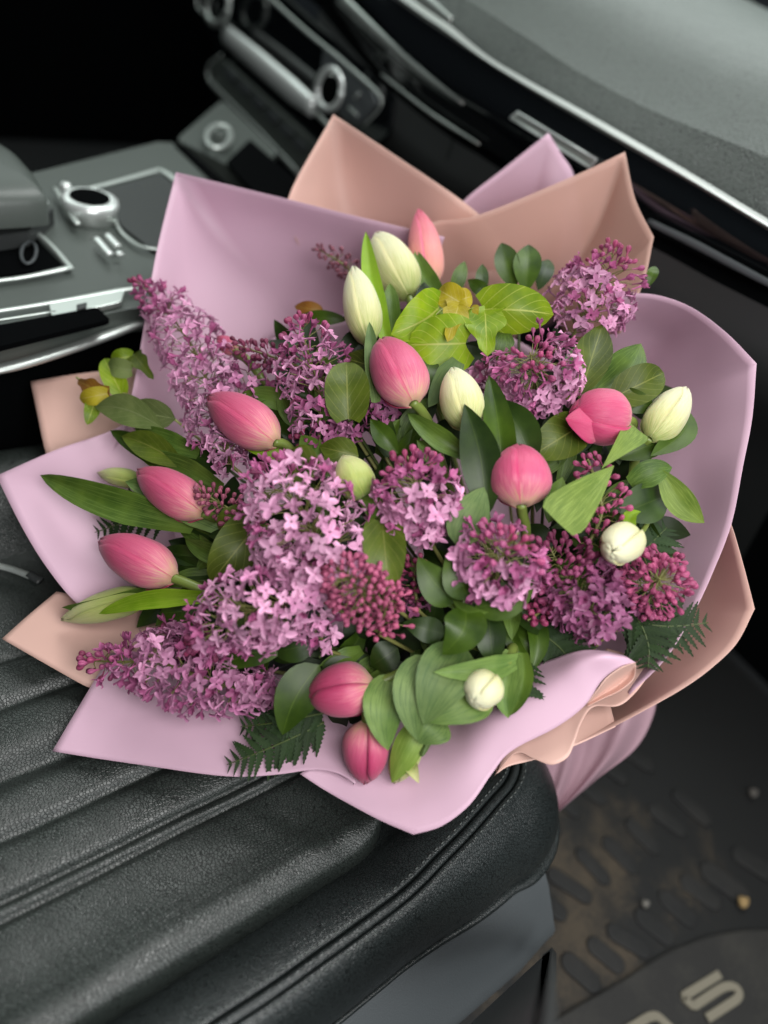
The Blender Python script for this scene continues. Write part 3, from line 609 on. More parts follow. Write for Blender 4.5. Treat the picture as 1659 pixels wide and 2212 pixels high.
sheet([[(648, 1672, .006), (690, 1678, .010), (725, 1690, .012), (750, 1703, .010), (768, 1692, .004)],
       [(690, 1650, .012), (715, 1660, .015), (740, 1670, .016), (758, 1680, .014), (768, 1684, .008)]], 'lilac', "", parent=o7, name='tucked_fold', wrinkle=.0001)
sheet([[(113, 1623, -.002), (220, 1640, 0), (330, 1656, 0), (440, 1672, .0), (520, 1678, 0), (600, 1673, .0), (680, 1663, -.001), (733, 1672, -.003), (768, 1694, -.004)],
       [(165, 1535, .004), (260, 1545, .010), (360, 1560, .012), (450, 1580, .012), (525, 1590, .012), (600, 1595, .012), (670, 1600, .010), (720, 1615, .008), (765, 1640, .004)],
       [(240, 1410, .03), (330, 1420, .04), (420, 1430, .045), (500, 1440, .05), (560, 1450, .05), (620, 1460, .05), (680, 1480, .05), (730, 1500, .05), (780, 1520, .05)]], 'lilac', "wide lilac sheet spreading to a corner at lower left above the leather", across=10, wrinkle=.0012, seed=9)
sheet([[(4, 1380, .01), (70, 1418, .012), (130, 1452, .016), (193, 1486, .02), (300, 1530, .03)],
       [(60, 1330, .018), (120, 1355, .022), (190, 1380, .028), (260, 1400, .035), (340, 1430, .045)],
       [(122, 1278, .03), (190, 1290, .04), (260, 1300, .05), (330, 1320, .06), (400, 1340, .07)]], 'salmon', "peach paper corner pointing left below the pale green tulip bud", seed=10)
sheet([[(330, 880, .06), (240, 930, .04), (120, 972, .02), (-8, 1028, .005, C_), (40, 1125, .004), (90, 1210, .006), (150, 1288, .010), (200, 1330, .02)],
       [(350, 930, .08), (290, 960, .06), (230, 1000, .045), (170, 1060, .035, C_), (190, 1130, .032), (220, 1190, .034), (255, 1250, .036), (290, 1310, .04)],
       [(420, 980, .10), (400, 1010, .09), (380, 1050, .08), (370, 1100, .07), (375, 1150, .07), (390, 1200, .07), (400, 1250, .07), (420, 1300, .07)]], 'lilac', "lilac paper sheet reaching the left edge behind the two left tulips", seed=11)
sheet([[(66, 824, .05), (82, 900, .05), (100, 982, .05), (130, 1060, .055)], [(180, 806, .06), (190, 880, .065), (210, 960, .07), (240, 1040, .07)], [(330, 790, .08), (330, 860, .085), (340, 930, .09), (350, 1000, .09)]], 'salmon', "small peach paper corner at far left under the ivy tip", seed=12)
# closed inner cone that the flowers stand in, narrowing to the tied handle
def conering(rx, ry, cx, cy, dz, n=40, wob=0):
    return [(BQ(cx + rx * math.cos(2 * math.pi * k / n), cy + ry * math.sin(2 * math.pi * k / n), dz + wob * math.sin(2 * math.pi * k / n * 9)), False) for k in range(n + 1)]
rings = [conering(500, 420, 850, 1090, .12), conering(420, 360, 900, 1150, .155, wob=.004), conering(260, 220, 1000, 1270, .185, wob=.005), conering(120, 90, 1090, 1420, .20, wob=.004)]
mb = MB(); mb.grid(loft(rings, 2, 5)); o = mb.build('wrapping_paper', M['lilac'], None, True, org=APEX); o.location = APEX
tag(o, "inner paper cone the stems stand in, glimpsed dark between the leaves", 'wrapping paper', GW); join_solid(o, .0004, 0)
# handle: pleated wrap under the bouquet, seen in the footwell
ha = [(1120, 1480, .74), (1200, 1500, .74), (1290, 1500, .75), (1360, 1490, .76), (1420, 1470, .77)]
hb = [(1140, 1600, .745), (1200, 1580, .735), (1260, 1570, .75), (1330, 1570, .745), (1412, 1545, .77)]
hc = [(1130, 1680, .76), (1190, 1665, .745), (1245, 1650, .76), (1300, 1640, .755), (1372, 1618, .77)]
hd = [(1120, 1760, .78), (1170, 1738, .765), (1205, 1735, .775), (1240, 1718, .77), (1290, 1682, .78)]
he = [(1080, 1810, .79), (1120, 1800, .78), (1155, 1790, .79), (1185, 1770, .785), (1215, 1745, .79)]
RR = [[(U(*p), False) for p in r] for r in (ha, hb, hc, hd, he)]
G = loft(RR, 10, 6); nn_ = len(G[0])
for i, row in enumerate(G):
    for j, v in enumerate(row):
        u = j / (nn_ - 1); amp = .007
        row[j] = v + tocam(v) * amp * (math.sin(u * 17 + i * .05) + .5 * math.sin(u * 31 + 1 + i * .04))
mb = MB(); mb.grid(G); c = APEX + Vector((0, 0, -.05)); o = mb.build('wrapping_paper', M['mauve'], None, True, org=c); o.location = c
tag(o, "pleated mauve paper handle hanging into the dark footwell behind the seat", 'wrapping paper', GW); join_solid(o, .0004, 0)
# ================================================================== PLANT BUILDERS
def wprof(shape, t):
    if shape == 'ovate': return max(0, math.sin(math.pi * t ** .80)) ** .75 * (1 - .25 * t) * 1.12
    if shape == 'blade': return (min(1, .55 + 1.4 * t) if t < .35 else 1) * (1 - max(0, (t - .35) / .65) ** 2.0) ** .8
    if shape == 'lance': return max(0, math.sin(math.pi * t ** .9)) ** .9
    if shape == 'heart': return 1.75 * (t + .02) ** .33 * max(0, 1 - t) ** .62 * 1.08
    if shape == 'tri': return max(.02, 1 - t ** 1.35) * min(1, .78 + 2 * t)
    if shape == 'ivy': return (max(0, (1 - t)) ** .55 * min(1, t * 10) ** .5) * (1 + .22 * math.cos(t * 12.5 + .3))
    return 1
def leafobj(par, a, b, wpx, mt, shape='ovate', bow=0, arch=.006, fold=.18, roll=0, droop=0, wave=0, name='leaf', thick=0, n=12, m=8, seed=0, ab=None):
    """a, b world points base->tip; wpx in metres; bow sideways; arch towards the camera"""
    d = b - a; L_ = d.length; mid = (a + b) / 2; nrm = tocam(mid); t0 = d.normalized(); nrm = (nrm - t0 * nrm.dot(t0)).normalized(); side = t0.cross(nrm)
    if roll: q = Matrix.Rotation(R(roll), 3, t0); nrm = q @ nrm; side = q @ side
    G = []; UV = []
    for i in range(n + 1):
        t = i / n; c = a + d * t + side * bow * math.sin(math.pi * t) + nrm * (arch * math.sin(math.pi * t) - droop * t * t)
        tg = (d + side * bow * math.pi * math.cos(math.pi * t)).normalized(); sd = tg.cross(nrm).normalized()
        wd = wpx / 2 * wprof(shape, t); row = []; uv = []
        for j in range(m + 1):
            s = j / m * 2 - 1
            back = -t0 * (.16 * wpx * (1 - t) ** 3 * abs(s) ** 1.5) if shape in ('heart', 'ivy') else Vector()
            wv = wave * math.sin(t * 14 + s * 2 + seed) * abs(s) ** 2 * wpx
            row.append(c + sd * s * wd + nrm * (fold * wd * abs(s) ** 1.3 + wv) + back); uv.append((t, .5 + s / 2))
        G.append(row); UV.append(uv)
    mb = MB(); mb.grid(G, UV); o = mb.build(name, LM[mt] if mt in LM else PM[mt], par)
    return o
def mpx(px, py, v, dz=0): return v * (zpl(px, py) - .03) / F
def leafpx(par, x0, y0, x1, y1, w, mt, shape='ovate', z0=0, z1=0, **k):
    a = BF(x0, y0, z0); b = BF(x1, y1, z1)
    if 'bow' in k: k['bow'] = mpx(x0, y0, k['bow'])
    return leafobj(par, a, b, mpx((x0 + x1) / 2, (y0 + y1) / 2, w), mt, shape, **k)
def tube_obj(par, pts, rad, mt, name='stem', n=14, seg=9):
    P = curve(pts, n); rr = [rad[0] + (rad[1] - rad[0]) * i / n for i in range(n + 1)] if hasattr(rad, '__len__') else rad
    mb = MB(); mb.tube(P, rr, seg); return mb.build(name, mt, par)
GT = {'pink': "pink tulips in the bouquet", 'peach': "pink tulips in the bouquet", 'cream': "white tulips in the bouquet", 'green': "white tulips in the bouquet"}
def tulip(tx, ty, bx, by, w, kind, label, z=0, tz=0, spin=0, stem=None, open_=0, blunt=0, seed=0, sw=.0042):
    T = BF(tx, ty, z + tz); B = BF(bx, by, z)
    root = empty('tulip', B, label, 'tulip', GT[kind]); rnd = random.Random(seed + 5)
    ax = T - B; Ln = ax.length; ax.normalize(); k = tocam(B); k = (k - ax * k.dot(ax)).normalized(); s0 = ax.cross(k)
    Rm = mpx((tx + bx) / 2, (ty + by) / 2, w) / 2
    def prof(t):
        e = .32 if not blunt else .5
        base = [0.20, .60, .86, .98, 1.0, .97, .90, .77, .58, .34, .04]
        b2 = [.22, .66, .90, 1.0, 1.02, 1.0, .96, .88, .74, .50, .04]; base = [p_ * (1 - blunt) + q_ * blunt for p_, q_ in zip(base, b2)]
        u = t * 10; i = min(int(u), 9); f = u - i; p = base
        g = lambda q: p[max(0, min(10, q))]
        return .5 * ((2 * g(i)) + (-g(i - 1) + g(i + 1)) * f + (2 * g(i - 1) - 5 * g(i) + 4 * g(i + 1) - g(i + 2)) * f * f + (-g(i - 1) + 3 * g(i) - 3 * g(i + 1) + g(i + 2)) * f ** 3)
    for layer in (0, 1):
        for q in range(3):
            ang0 = spin * .35 - 1.55 + q * 2 * math.pi / 3 + (math.pi / 3 if layer else 0) + rnd.uniform(-.08, .08)
            lr = 1.0 if not layer else .90; ln = (1.0 if not layer else .985) * rnd.uniform(.975, 1.01); G = []; UV = []
            for i in range(19):
                t = i / 18; half = R(74 if not layer else 60) * (1 - .02 * i / 18) * (1 - max(0, (t - .55 - .30 * blunt) / (.45 - .30 * blunt)) ** 2.3 * .93)
                row = []; uv = []
                for j in range(13):
                    s = j / 12 * 2 - 1; a = ang0 + half * s
                    tt = t * ln; tip = math.exp(-((t - 1) / .12) ** 2)
                    rr = Rm * lr * prof(min(1, tt)) * (1 + .10 * s * (1 - tip) - .03 * s * s + .035 * math.exp(-(s / .16) ** 2) * math.sin(math.pi * min(1, t * 1.05)) * .8)
                    rr += Rm * open_ * t * t * .5
                    rr *= 1 + .02 * noise.noise(Vector((s * 2, t * 4, q + layer * 5 + seed)))
                    zz = Ln * (tt - .035 * s * s * tip)
                    row.append(B + ax * zz + (k * math.cos(a) + s0 * math.sin(a)) * rr); uv.append((t, .5 + s / 2))
                G.append(row); UV.append(uv)
            mb = MB(); mb.grid(G, UV); o = mb.build('petal', PM[kind], root); join_solid(o, .0009, -1)
    if stem is None: stem = []
    P = [B + ax * Ln * .03] + [BF(*p) for p in stem]
    if not stem: P.append(B - ax * .03)
    last = P[-1]; P.append(last.lerp(APEX, .45) + Vector((0, 0, -.01))); P.append(APEX + Vector((rnd.uniform(-.012, .012), rnd.uniform(-.012, .012), 0)))
    tube_obj(root, P, sw, M['stem'], n=22)
    return root
# ------------------------------------------------------------------ lilac florets
def floret_mesh(name, openness, seed):
    rnd = random.Random(seed); mb = MB(); tl_ = .0090
    mb.tube([(0, 0, 0), (0, 0, tl_ * .5), (0, 0, tl_)], [.0006, .0007, .0012], 6, False)
    for q in range(4):
        a0 = q * math.pi / 2 + rnd.uniform(-.12, .12); Lp = .0074 * rnd.uniform(.92, 1.08); W = .0026 * rnd.uniform(.9, 1.1); tilt = R(90 - 82 * openness) + rnd.uniform(-.18, .18)
        G = []; UV = []
        for i in range(6):
            t = i / 5; wd = W * (math.sin(math.pi * min(1, t * .72 + .20)) ** .8) * (1 if t < .99 else .62); row = []; uv = []
            rad = .0009 + Lp * t * math.cos(tilt); z = tl_ + Lp * t * math.sin(tilt) + (-.0013 * t * t * openness)
            for j in range(5):
                s = j / 4 * 2 - 1; cup = abs(s) ** 2 * W * .38
                x = rad - cup * math.sin(tilt) * (1 if openness < .6 else 0); y = s * wd; zz = z + cup * math.cos(tilt)
                curl = .0016 * math.sin(seed * 3 + q) * t * t * s; zz += curl
                row.append(Vector((x * math.cos(a0) - y * math.sin(a0), x * math.sin(a0) + y * math.cos(a0), zz))); uv.append((t, .5 + s / 2))
            G.append(row); UV.append(uv)
        mb.grid(G, UV)
    me = mesh(name, mb.v, mb.f, mb.uv); me.materials.append(M['floret']); return me
def bud_mesh(name, seed, fat=1):
    rnd = random.Random(seed); P = []; UV = []; Lb = .0125 * rnd.uniform(.85, 1.1)
    pr = [(0, .0006), (.30, .0008), (.45, .0012), (.52, .0017 * fat), (.64, .0022 * fat), (.80, .0024 * fat), (.91, .0019 * fat), (.98, .0010 * fat), (1, .0002)]
    for z, r in pr:
        row = []; uv = []
        for k in range(16):
            a = 2 * math.pi * k / 16; g = abs(math.sin(2 * a)) ** .6; rr = r * (1 if z < .55 else (.80 + .26 * g))
            row.append(Vector((rr * math.cos(a), rr * math.sin(a), z * Lb))); uv.append((z, 1 - g * .9 if z > .55 else .9))
        P.append(row); UV.append([(z, .5 + (u[1] - .5)) for u in [(0, (.5 if (k % 4 == 0 and z > .55) else .95)) for k in range(16)]])
    mb = MB(); mb.grid(P, UV, close=True); me = mesh(name, mb.v, mb.f, mb.uv); me.materials.append(M['bud']); return me
FO = [floret_mesh('floret_open', .95, 1), floret_mesh('floret_open', .85, 2), floret_mesh('floret_open', 1.08, 3)]
FH = [floret_mesh('floret_half', .45, 4), floret_mesh('floret_half', .25, 5), floret_mesh('floret_half', .6, 9)]
FB = [bud_mesh('floret_bud', 6, 1.15), bud_mesh('floret_bud', 7, 1.0), bud_mesh('floret_bud', 8, 1.25)]
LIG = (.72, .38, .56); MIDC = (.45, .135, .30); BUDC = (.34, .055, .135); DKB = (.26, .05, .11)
def lerp3(a, b, t): return tuple(a[i] * (1 - t) + b[i] * t for i in range(3))
def panicle(path, wid, label, n, open_at=.25, light=.6, dark=1.0, size=1.0, seed=0, budc=BUDC, spread=.12, maxn=300):
    """path: (px,py,dz) from tip to base; wid: full widths in px at each path point"""
    rnd = random.Random(seed * 17 + 3); pts = [BF(*p) for p in path]; base = pts[-1]
    root = empty('lilac_spray', base, label, 'lilac', "lilac sprays in the bouquet"); NP = len(pts)
    vp = [(p, False) for p in pts]; W = [mpx(p[0], p[1], w_) / 2 for p, w_ in zip(path, wid)]
    def at(t):
        u = t * (NP - 1); i = min(int(u), NP - 2); f = u - i; return crs(vp, u), W[i] * (1 - f) + W[i + 1] * f
    tot = []; 
    n = int(n * (1.08 if open_at < .6 else 1.25)); size *= .97
    K = 60; cum = [0]
    for i in range(K): _, r = at((i + .5) / K); cum.append(cum[-1] + max(r, .003))
    br = MB(); ga = 2.39996; placed = 0; ph = rnd.uniform(0, 6)
    main = [at(i / 14)[0] for i in range(15)]; br.tube(main + [base.lerp(APEX, .5), APEX], [.0007 + .0009 * i / 14 for i in range(15)] + [.002, .0025], 6)
    for i in range(n):
        f = (i + .5) / n * cum[-1]; k = next(q for q in range(K) if cum[q + 1] >= f); t = (k + (f - cum[k]) / (cum[k + 1] - cum[k])) / K
        t = min(.995, max(.0, t + rnd.uniform(-.02, .02))); p, r = at(t); p2, _ = at(min(1, t + .04)); p1, _ = at(max(0, t - .04))
        ax = (p1 - p2).normalized(); k1 = tocam(p); k1 = k1 - ax * k1.dot(ax)
        if k1.length < .15: k1 = ax.orthogonal()
        k1.normalize(); k2 = ax.cross(k1); ang = i * ga + ph
        out = k1 * math.cos(ang) + k2 * math.sin(ang)
        if out.dot(tocam(p)) < -.35 and rnd.random() < .75: continue
        capf = max(0, 1 - t / .16); 
        d = (out * (1 - .55 * capf) + ax * (.30 + 1.2 * capf) + Vector([rnd.uniform(-.55, .55) for _ in range(3)])).normalized()
        rr = r * rnd.choice((rnd.uniform(.55, .8), rnd.uniform(.8, 1.05), rnd.uniform(.85, 1.05), 1 + spread * rnd.random()))
        op = t - open_at + rnd.uniform(-.10, .10)
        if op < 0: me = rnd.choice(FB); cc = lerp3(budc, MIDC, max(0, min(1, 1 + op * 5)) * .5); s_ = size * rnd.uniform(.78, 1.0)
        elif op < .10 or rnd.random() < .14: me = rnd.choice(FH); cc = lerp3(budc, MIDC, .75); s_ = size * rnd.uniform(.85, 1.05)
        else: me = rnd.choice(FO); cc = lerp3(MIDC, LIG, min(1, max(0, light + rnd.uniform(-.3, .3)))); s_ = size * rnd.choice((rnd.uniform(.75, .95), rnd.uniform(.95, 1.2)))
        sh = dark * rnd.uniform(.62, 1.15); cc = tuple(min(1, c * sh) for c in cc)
        tipp = p + out * rr * (1 - capf * .4) + ax * rr * .3 * capf; org = tipp - d * .0105 * s_
        o = bpy.data.objects.new('bud' if me in FB else 'floret', me); COL.objects.link(o); o.parent = root
        q = d.to_track_quat('Z', 'Y').to_matrix() @ Matrix.Rotation(rnd.uniform(0, 6.28), 3, 'Z')
        o.matrix_basis = Matrix.Translation(org - base) @ (q * s_).to_4x4(); o.color = (*cc, 1); placed += 1
        if i % 2 == 0: br.tube([p - ax * r * .25, (p + org) / 2 - ax * r * .06, org], [.0006, .0005, .0004], 4, False)
        if placed >= maxn: break
    br.build('twig', M['twig'], root); return root
# ================================================================== THE FLOWERS
# pink tulips
tulip(905, 452, 930, 622, 76, 'peach', "tall peach pink tulip standing highest at the back of the bouquet", z=.055, spin=.5, stem=[(940, 680, .08)], seed=1)
tulip(822, 731, 893, 871, 106, 'pink', "pink tulip above the centre, below the ivy leaves", z=-.015, spin=.95, stem=[(912, 890, 0), (930, 925, .02)], seed=2, blunt=.4)
tulip(450, 856, 596, 957, 98, 'pink', "pink tulip leaning left in front of the longest lilac", z=-.005, spin=1.2, stem=[(625, 968, .01)], seed=3, blunt=.2)
tulip(297, 1016, 440, 1110, 90, 'pink', "pink tulip at left resting on the long green leaf", z=.005, spin=1.25, stem=[(480, 1130, .03)], seed=4, blunt=.2)
tulip(214, 1166, 376, 1250, 100, 'pink', "leftmost pink tulip, above the pale green bud", z=.0, spin=1.1, stem=[(410, 1262, .005), (455, 1282, .015)], seed=5, blunt=.2)
t6 = tulip(1232, 893, 1352, 908, 112, 'pink', "pink tulip lying sideways at right with an outer petal loose", z=-.005, tz=-.012, spin=.1, stem=[(1365, 930, .02)], seed=6, blunt=.6)
leafobj(t6, BF(1305, 925, -.01), BF(1222, 905, -.032), mpx(1260, 900, 78), 'pink', 'ovate', name='petal', fold=-.5, arch=.006, roll=25, seed=3)
tulip(1119, 960, 1126, 1092, 116, 'pink', "upright pink tulip right of centre, facing the camera", z=-.02, spin=.72, stem=[(1128, 1110, -.005), (1136, 1150, .02)], seed=7, blunt=.5)
tulip(662, 1505, 806, 1480, 112, 'pink', "large pink tulip lying sideways near the bottom front", z=.0, spin=1.45, stem=[(860, 1458, .005), (945, 1420, .02)], seed=8, blunt=.4)
tulip(789, 1692, 792, 1560, 98, 'pink', "pink tulip hanging head down over the paper edge", z=-.002, spin=.7, stem=[(800, 1520, .01)], seed=9, blunt=.3)
tulip(470, 728, 510, 762, 34, 'pink', "small pink tulip tip peeping between the two upper left lilacs", z=.03, spin=0, seed=10)
# white tulips
tulip(812, 503, 884, 642, 98, 'cream', "largest white tulip, at the top beside the peach one", z=.04, spin=.9, stem=[(900, 690, .05)], seed=11, blunt=.3)
w2 = tulip(764, 575, 796, 742, 76, 'cream', "slim white tulip left of the bright green blade leaf", z=.01, spin=.3, stem=[(806, 800, .02)], seed=12, blunt=.1)
w3 = tulip(978, 794, 1012, 927, 84, 'cream', "cream tulip with a dark leaf across its foot, near the centre", z=-.01, spin=.6, stem=[(1025, 980, .01)], seed=13, blunt=.2)
w4 = tulip(1484, 838, 1402, 948, 82, 'cream', "cream tulip standing out farthest to the right against the paper", z=.0, spin=.8, stem=[(1380, 975, .02)], seed=14, blunt=.3)
w5 = tulip(741, 986, 786, 1074, 72, 'green', "short greenish white tulip bud in the middle between lilacs", z=-.02, spin=1.0, stem=[(800, 1100, .0)], seed=15, blunt=.3)
w6 = tulip(132, 1338, 322, 1284, 66, 'green', "long pale green tulip bud at lower left beside the peach corner", z=.01, spin=1.3, stem=[(360, 1280, .02)], seed=16)
w7 = tulip(212, 1022, 305, 1040, 40, 'green', "thin green tulip bud peeping out behind the left pink tulip", z=.03, spin=0, stem=[(340, 1045, .04)], seed=17)
w8 = tulip(1322, 1192, 1362, 1160, 78, 'cream', "small round white tulip at right with a curled green stem leaf", z=-.01, tz=-.034, spin=.4, stem=[(1385, 1150, .0), (1398, 1125, .005), (1380, 1112, .02)], seed=18, blunt=1, sw=.0022)
w9 = tulip(1022, 1512, 1062, 1472, 74, 'cream', "round pale tulip bud nodding inside a folded leaf at bottom front", z=-.015, tz=-.022, spin=.9, stem=[(1078, 1458, -.008), (1098, 1428, .0), (1108, 1400, .02)], seed=19, blunt=1)
w10 = tulip(850, 1690, 895, 1590, 62, 'green', "pale tulip bud wrapped in its own leaf at the very front", z=.0, spin=.2, stem=[(915, 1560, .01)], seed=20, blunt=.3)
# tulip leaves
leafpx(w2, 838, 745, 790, 500, 44, 'bright', 'blade', .015, .01, fold=.5, arch=.002, bow=-8)
leafpx(w2, 960, 650, 897, 540, 44, 'mid', 'blade', .05, .035, fold=.35, bow=-8)
leafpx(w2, 812, 870, 798, 695, 34, 'glau', 'blade', .0, -.012, fold=.4)
leafpx(w3, 1050, 1120, 1003, 872, 82, 'dark', 'lance', -.01, -.03, fold=.28, bow=12)
leafpx(w3, 1085, 1060, 1056, 810, 66, 'ruscus', 'blade', .0, -.015, fold=.5, bow=8)
leafpx(w3, 1150, 1010, 1068, 862, 82, 'dark', 'lance', .0, -.012, fold=.3, bow=14)
leafpx(w3, 1010, 985, 880, 892, 46, 'mid', 'blade', -.005, -.01, fold=.55, bow=-4)
leafpx(w4, 1378, 928, 1300, 1012, 66, 'lite', 'tri', -.018, -.026, fold=.06)
leafpx(w4, 1203, 1127, 1326, 1006, 104, 'lite', 'tri', -.036, -.030, fold=.08, arch=.004)
leafpx(w4, 1405, 985, 1485, 885, 60, 'ruscus', 'lance', .0, .012, fold=.35, bow=22)
leafpx(w4, 1330, 990, 1455, 942, 58, 'ruscus', 'lance', .015, .01, fold=.3)
leafpx(w8, 1360, 1045, 1452, 1010, 60, 'mid', 'blade', .0, -.015, fold=.3, bow=-6)
leafpx(w8, 1425, 1012, 1522, 1130, 62, 'lite', 'lance', -.015, .0, fold=.35, bow=10)
leafpx(w8, 1340, 1110, 1440, 1070, 90, 'dark', 'ovate', .0, .01, fold=.3)
leafpx(w8, 1372, 1160, 1385, 1105, 28, 'bright', 'lance', -.02, -.016, fold=.6, bow=-20)
leafpx(w7, 420, 1135, 86, 1026, 74, 'mid', 'blade', .02, .0, fold=.35, bow=-10, arch=.012)
leafpx(w7, 520, 1150, 270, 1040, 84, 'glau', 'blade', .03, .006, fold=.35, bow=12, droop=.0)
leafpx(w7, 560, 1185, 330, 1090, 70, 'dark', 'blade', .04, .03, fold=.3, bow=10)
leafpx(w6, 360, 1262, 133, 1312, 34, 'mid', 'blade', .01, .004, fold=.5, bow=-14)
leafpx(w6, 455, 1290, 213, 1326, 42, 'bright', 'blade', .005, -.01, fold=.45, bow=14)
leafpx(w6, 450, 1210, 350, 1190, 46, 'dark', 'blade', .03, .03, fold=.4); leafpx(w6, 460, 1240, 360, 1215, 50, 'dark', 'blade', .03, .03, fold=.4)
leafpx(w5, 770, 1090, 688, 988, 48, 'mid', 'blade', -.0, -.01, fold=.5, bow=8)
leafpx(w5, 835, 1105, 775, 1075, 50, 'ruscus', 'lance', -.01, -.02, fold=.6)
leafpx(w5, 800, 1130, 690, 1050, 40, 'dark', 'blade', .0, .0, fold=.5)
leafpx(w10, 848, 1455, 838, 1622, 92, 'pale', 'ovate', .005, -.022, fold=.12, arch=.010, wave=.03, bow=14)
leafpx(w10, 928, 1415, 902, 1600, 92, 'glau', 'ovate', .0, -.026, fold=.15, arch=.012, bow=22)
leafpx(w10, 1005, 1395, 915, 1568, 120, 'glau', 'ovate', .0, -.028, fold=.12, arch=.012, bow=10)
leafpx(w10, 1055, 1470, 922, 1560, 118, 'pale', 'ovate', .0, -.024, fold=.1, arch=.010)
leafpx(w10, 915, 1540, 846, 1692, 66, 'lite', 'lance', -.0, -.012, fold=-.35, arch=.008)
leafpx(w10, 910, 1600, 930, 1610, 60, 'glau', 'ovate', -.005, -.005)
leafpx(w10, 955, 1550, 905, 1606, 84, 'glau', 'ovate', -.006, -.018, fold=.1)
leafpx(w10, 885, 1650, 905, 1692, 30, 'green', 'ovate', -.002, -.014, fold=.5)
leafpx(w9, 1120, 1425, 936, 1452, 50, 'pale', 'blade', -.0, -.025, fold=.5, bow=-10)
leafpx(w9, 1110, 1410, 1098, 1552, 70, 'pale', 'blade', .004, -.012, fold=.55, bow=12)
leafpx(w9, 1128, 1410, 1102, 1546, 46, 'mid', 'blade', .006, -.004, fold=.6, bow=-12)
leafpx(w7, 480, 1060, 300, 985, 60, 'mid', 'blade', .03, .022, fold=.4, bow=10)
leafpx(w7, 400, 1010, 262, 942, 64, 'olive', 'lance', .022, .016, fold=.3, bow=8)
leafpx(w6, 520, 1215, 400, 1165, 44, 'mid', 'blade', .02, .015, fold=.4, bow=-8)
leafpx(w5, 700, 1010, 650, 940, 50, 'mid', 'lance', .01, .0, fold=.35)
leafpx(w5, 860, 980, 800, 905, 44, 'ruscus', 'lance', .01, .0, fold=.4)
leafpx(w3, 960, 1010, 900, 950, 40, 'mid', 'lance', .01, .0, fold=.4)
leafpx(w2, 850, 730, 842, 612, 40, 'mid', 'blade', .03, .02, fold=.4)
leafpx(w8, 1185, 1130, 1215, 1030, 50, 'mid', 'lance', .01, .0, fold=.4)
# lilacs
panicle([(283, 600, .02), (350, 660, .025), (410, 740, .03), (450, 830, .03), (480, 940, .02), (505, 1010, .01)], [26, 100, 150, 150, 140, 60], "long blurred lilac spray reaching to the upper left past the paper", 290, .12, .65, seed=1)
panicle([(560, 800, .03), (520, 860, .035), (500, 900, .04)], [120, 150, 100], "lilac florets filling the gap behind the left pink tulip", 60, .05, .5, .85, seed=2)
panicle([(500, 742, .01), (570, 765, .01), (640, 790, .01), (700, 820, .02)], [34, 62, 84, 60], "thin budded lilac spray pointing left at the upper middle", 90, .62, .3, .8, .9, seed=3, budc=DKB)
panicle([(642, 684, .0), (665, 760, .0), (690, 850, .005), (690, 950, .01)], [60, 150, 150, 120], "loose lilac spray with upright buds left of the slim white tulip", 130, .30, .45, .95, seed=4)
panicle([(640, 930, .01), (700, 960, .01), (760, 930, .02)], [50, 80, 50], "low dark lilac cluster behind the central leaves", 46, .4, .2, .75, seed=5)
panicle([(680, 535, .06), (725, 560, .06), (775, 600, .06)], [26, 62, 70], "small brownish budded lilac at the back near the top left paper", 46, 1.2, .3, .7, .8, seed=6, budc=(.36, .12, .17))
panicle([(1328, 525, .005), (1310, 600, .01), (1270, 660, .02), (1240, 720, .03)], [50, 165, 190, 110], "lilac spray standing at the top right beyond the ivy", 170, .30, .55, 1.0, seed=7)
panicle([(1145, 762, -.045), (1150, 785, -.025), (1155, 815, .0), (1150, 870, .025)], [90, 175, 195, 120], "round lilac head pointing at the camera right of the ivy", 210, .20, .6, 1.0, seed=8)
panicle([(1060, 790, .02), (1055, 830, .02), (1090, 890, .02), (1130, 920, .01)], [50, 90, 80, 60], "pale lilac florets half hidden left of the round lilac head", 50, .1, .6, .85, seed=9)
panicle([(880, 985, -.03), (895, 1040, -.025), (905, 1100, -.01), (930, 1170, .0)], [100, 165, 165, 70], "dense lilac head at the centre beside the greenish bud", 170, .22, .62, 1.0, seed=10)
panicle([(424, 1052, -.005), (470, 1085, -.005), (530, 1120, .0), (560, 1160, .01)], [36, 70, 76, 60], "dark rosy lilac bud spike touching the left pink tulip", 95, 1.2, .3, 1.0, .82, seed=11, budc=(.36, .10, .16))
panicle([(590, 1010, -.015), (620, 1060, -.025), (665, 1130, -.025), (700, 1200, -.01), (700, 1250, .01)], [80, 190, 235, 215, 110], "largest pale lilac head left of the centre", 290, .12, .85, 1.02, 1.02, seed=12)
panicle([(420, 1405, -.01), (470, 1360, -.02), (540, 1320, -.03), (610, 1300, -.025), (680, 1290, -.01)], [60, 150, 180, 160, 130], "bright lilac head below the largest one, in front of the buds", 240, .2, .68, 1.02, seed=13)
panicle([(168, 1425, -.01), (250, 1430, -.01), (340, 1430, -.005), (430, 1460, .0), (520, 1490, .01), (590, 1490, .02)], [40, 100, 150, 165, 120, 90], "lilac spray with dark tip lying over the lower left paper", 240, .2, .45, .95, seed=14)
panicle([(360, 1345, .02), (400, 1380, .02), (470, 1430, .02)], [60, 100, 100], "lilac florets behind the bright lilac head at lower left", 50, .05, .4, .8, seed=15)
panicle([(722, 1222, -.03), (750, 1250, -.034), (790, 1285, -.026), (850, 1310, -.01)], [70, 120, 135, 95], "tight cluster of crimson lilac buds below the centre", 230, 1.2, .3, 1.0, .82, seed=16, budc=(.40, .095, .18))
panicle([(845, 1260, -.02), (835, 1310, -.02), (820, 1370, -.01)], [60, 95, 80], "loose crimson lilac buds hanging right of the tight cluster", 44, 1.2, .3, .95, .9, seed=17, budc=(.46, .10, .19), spread=.5)
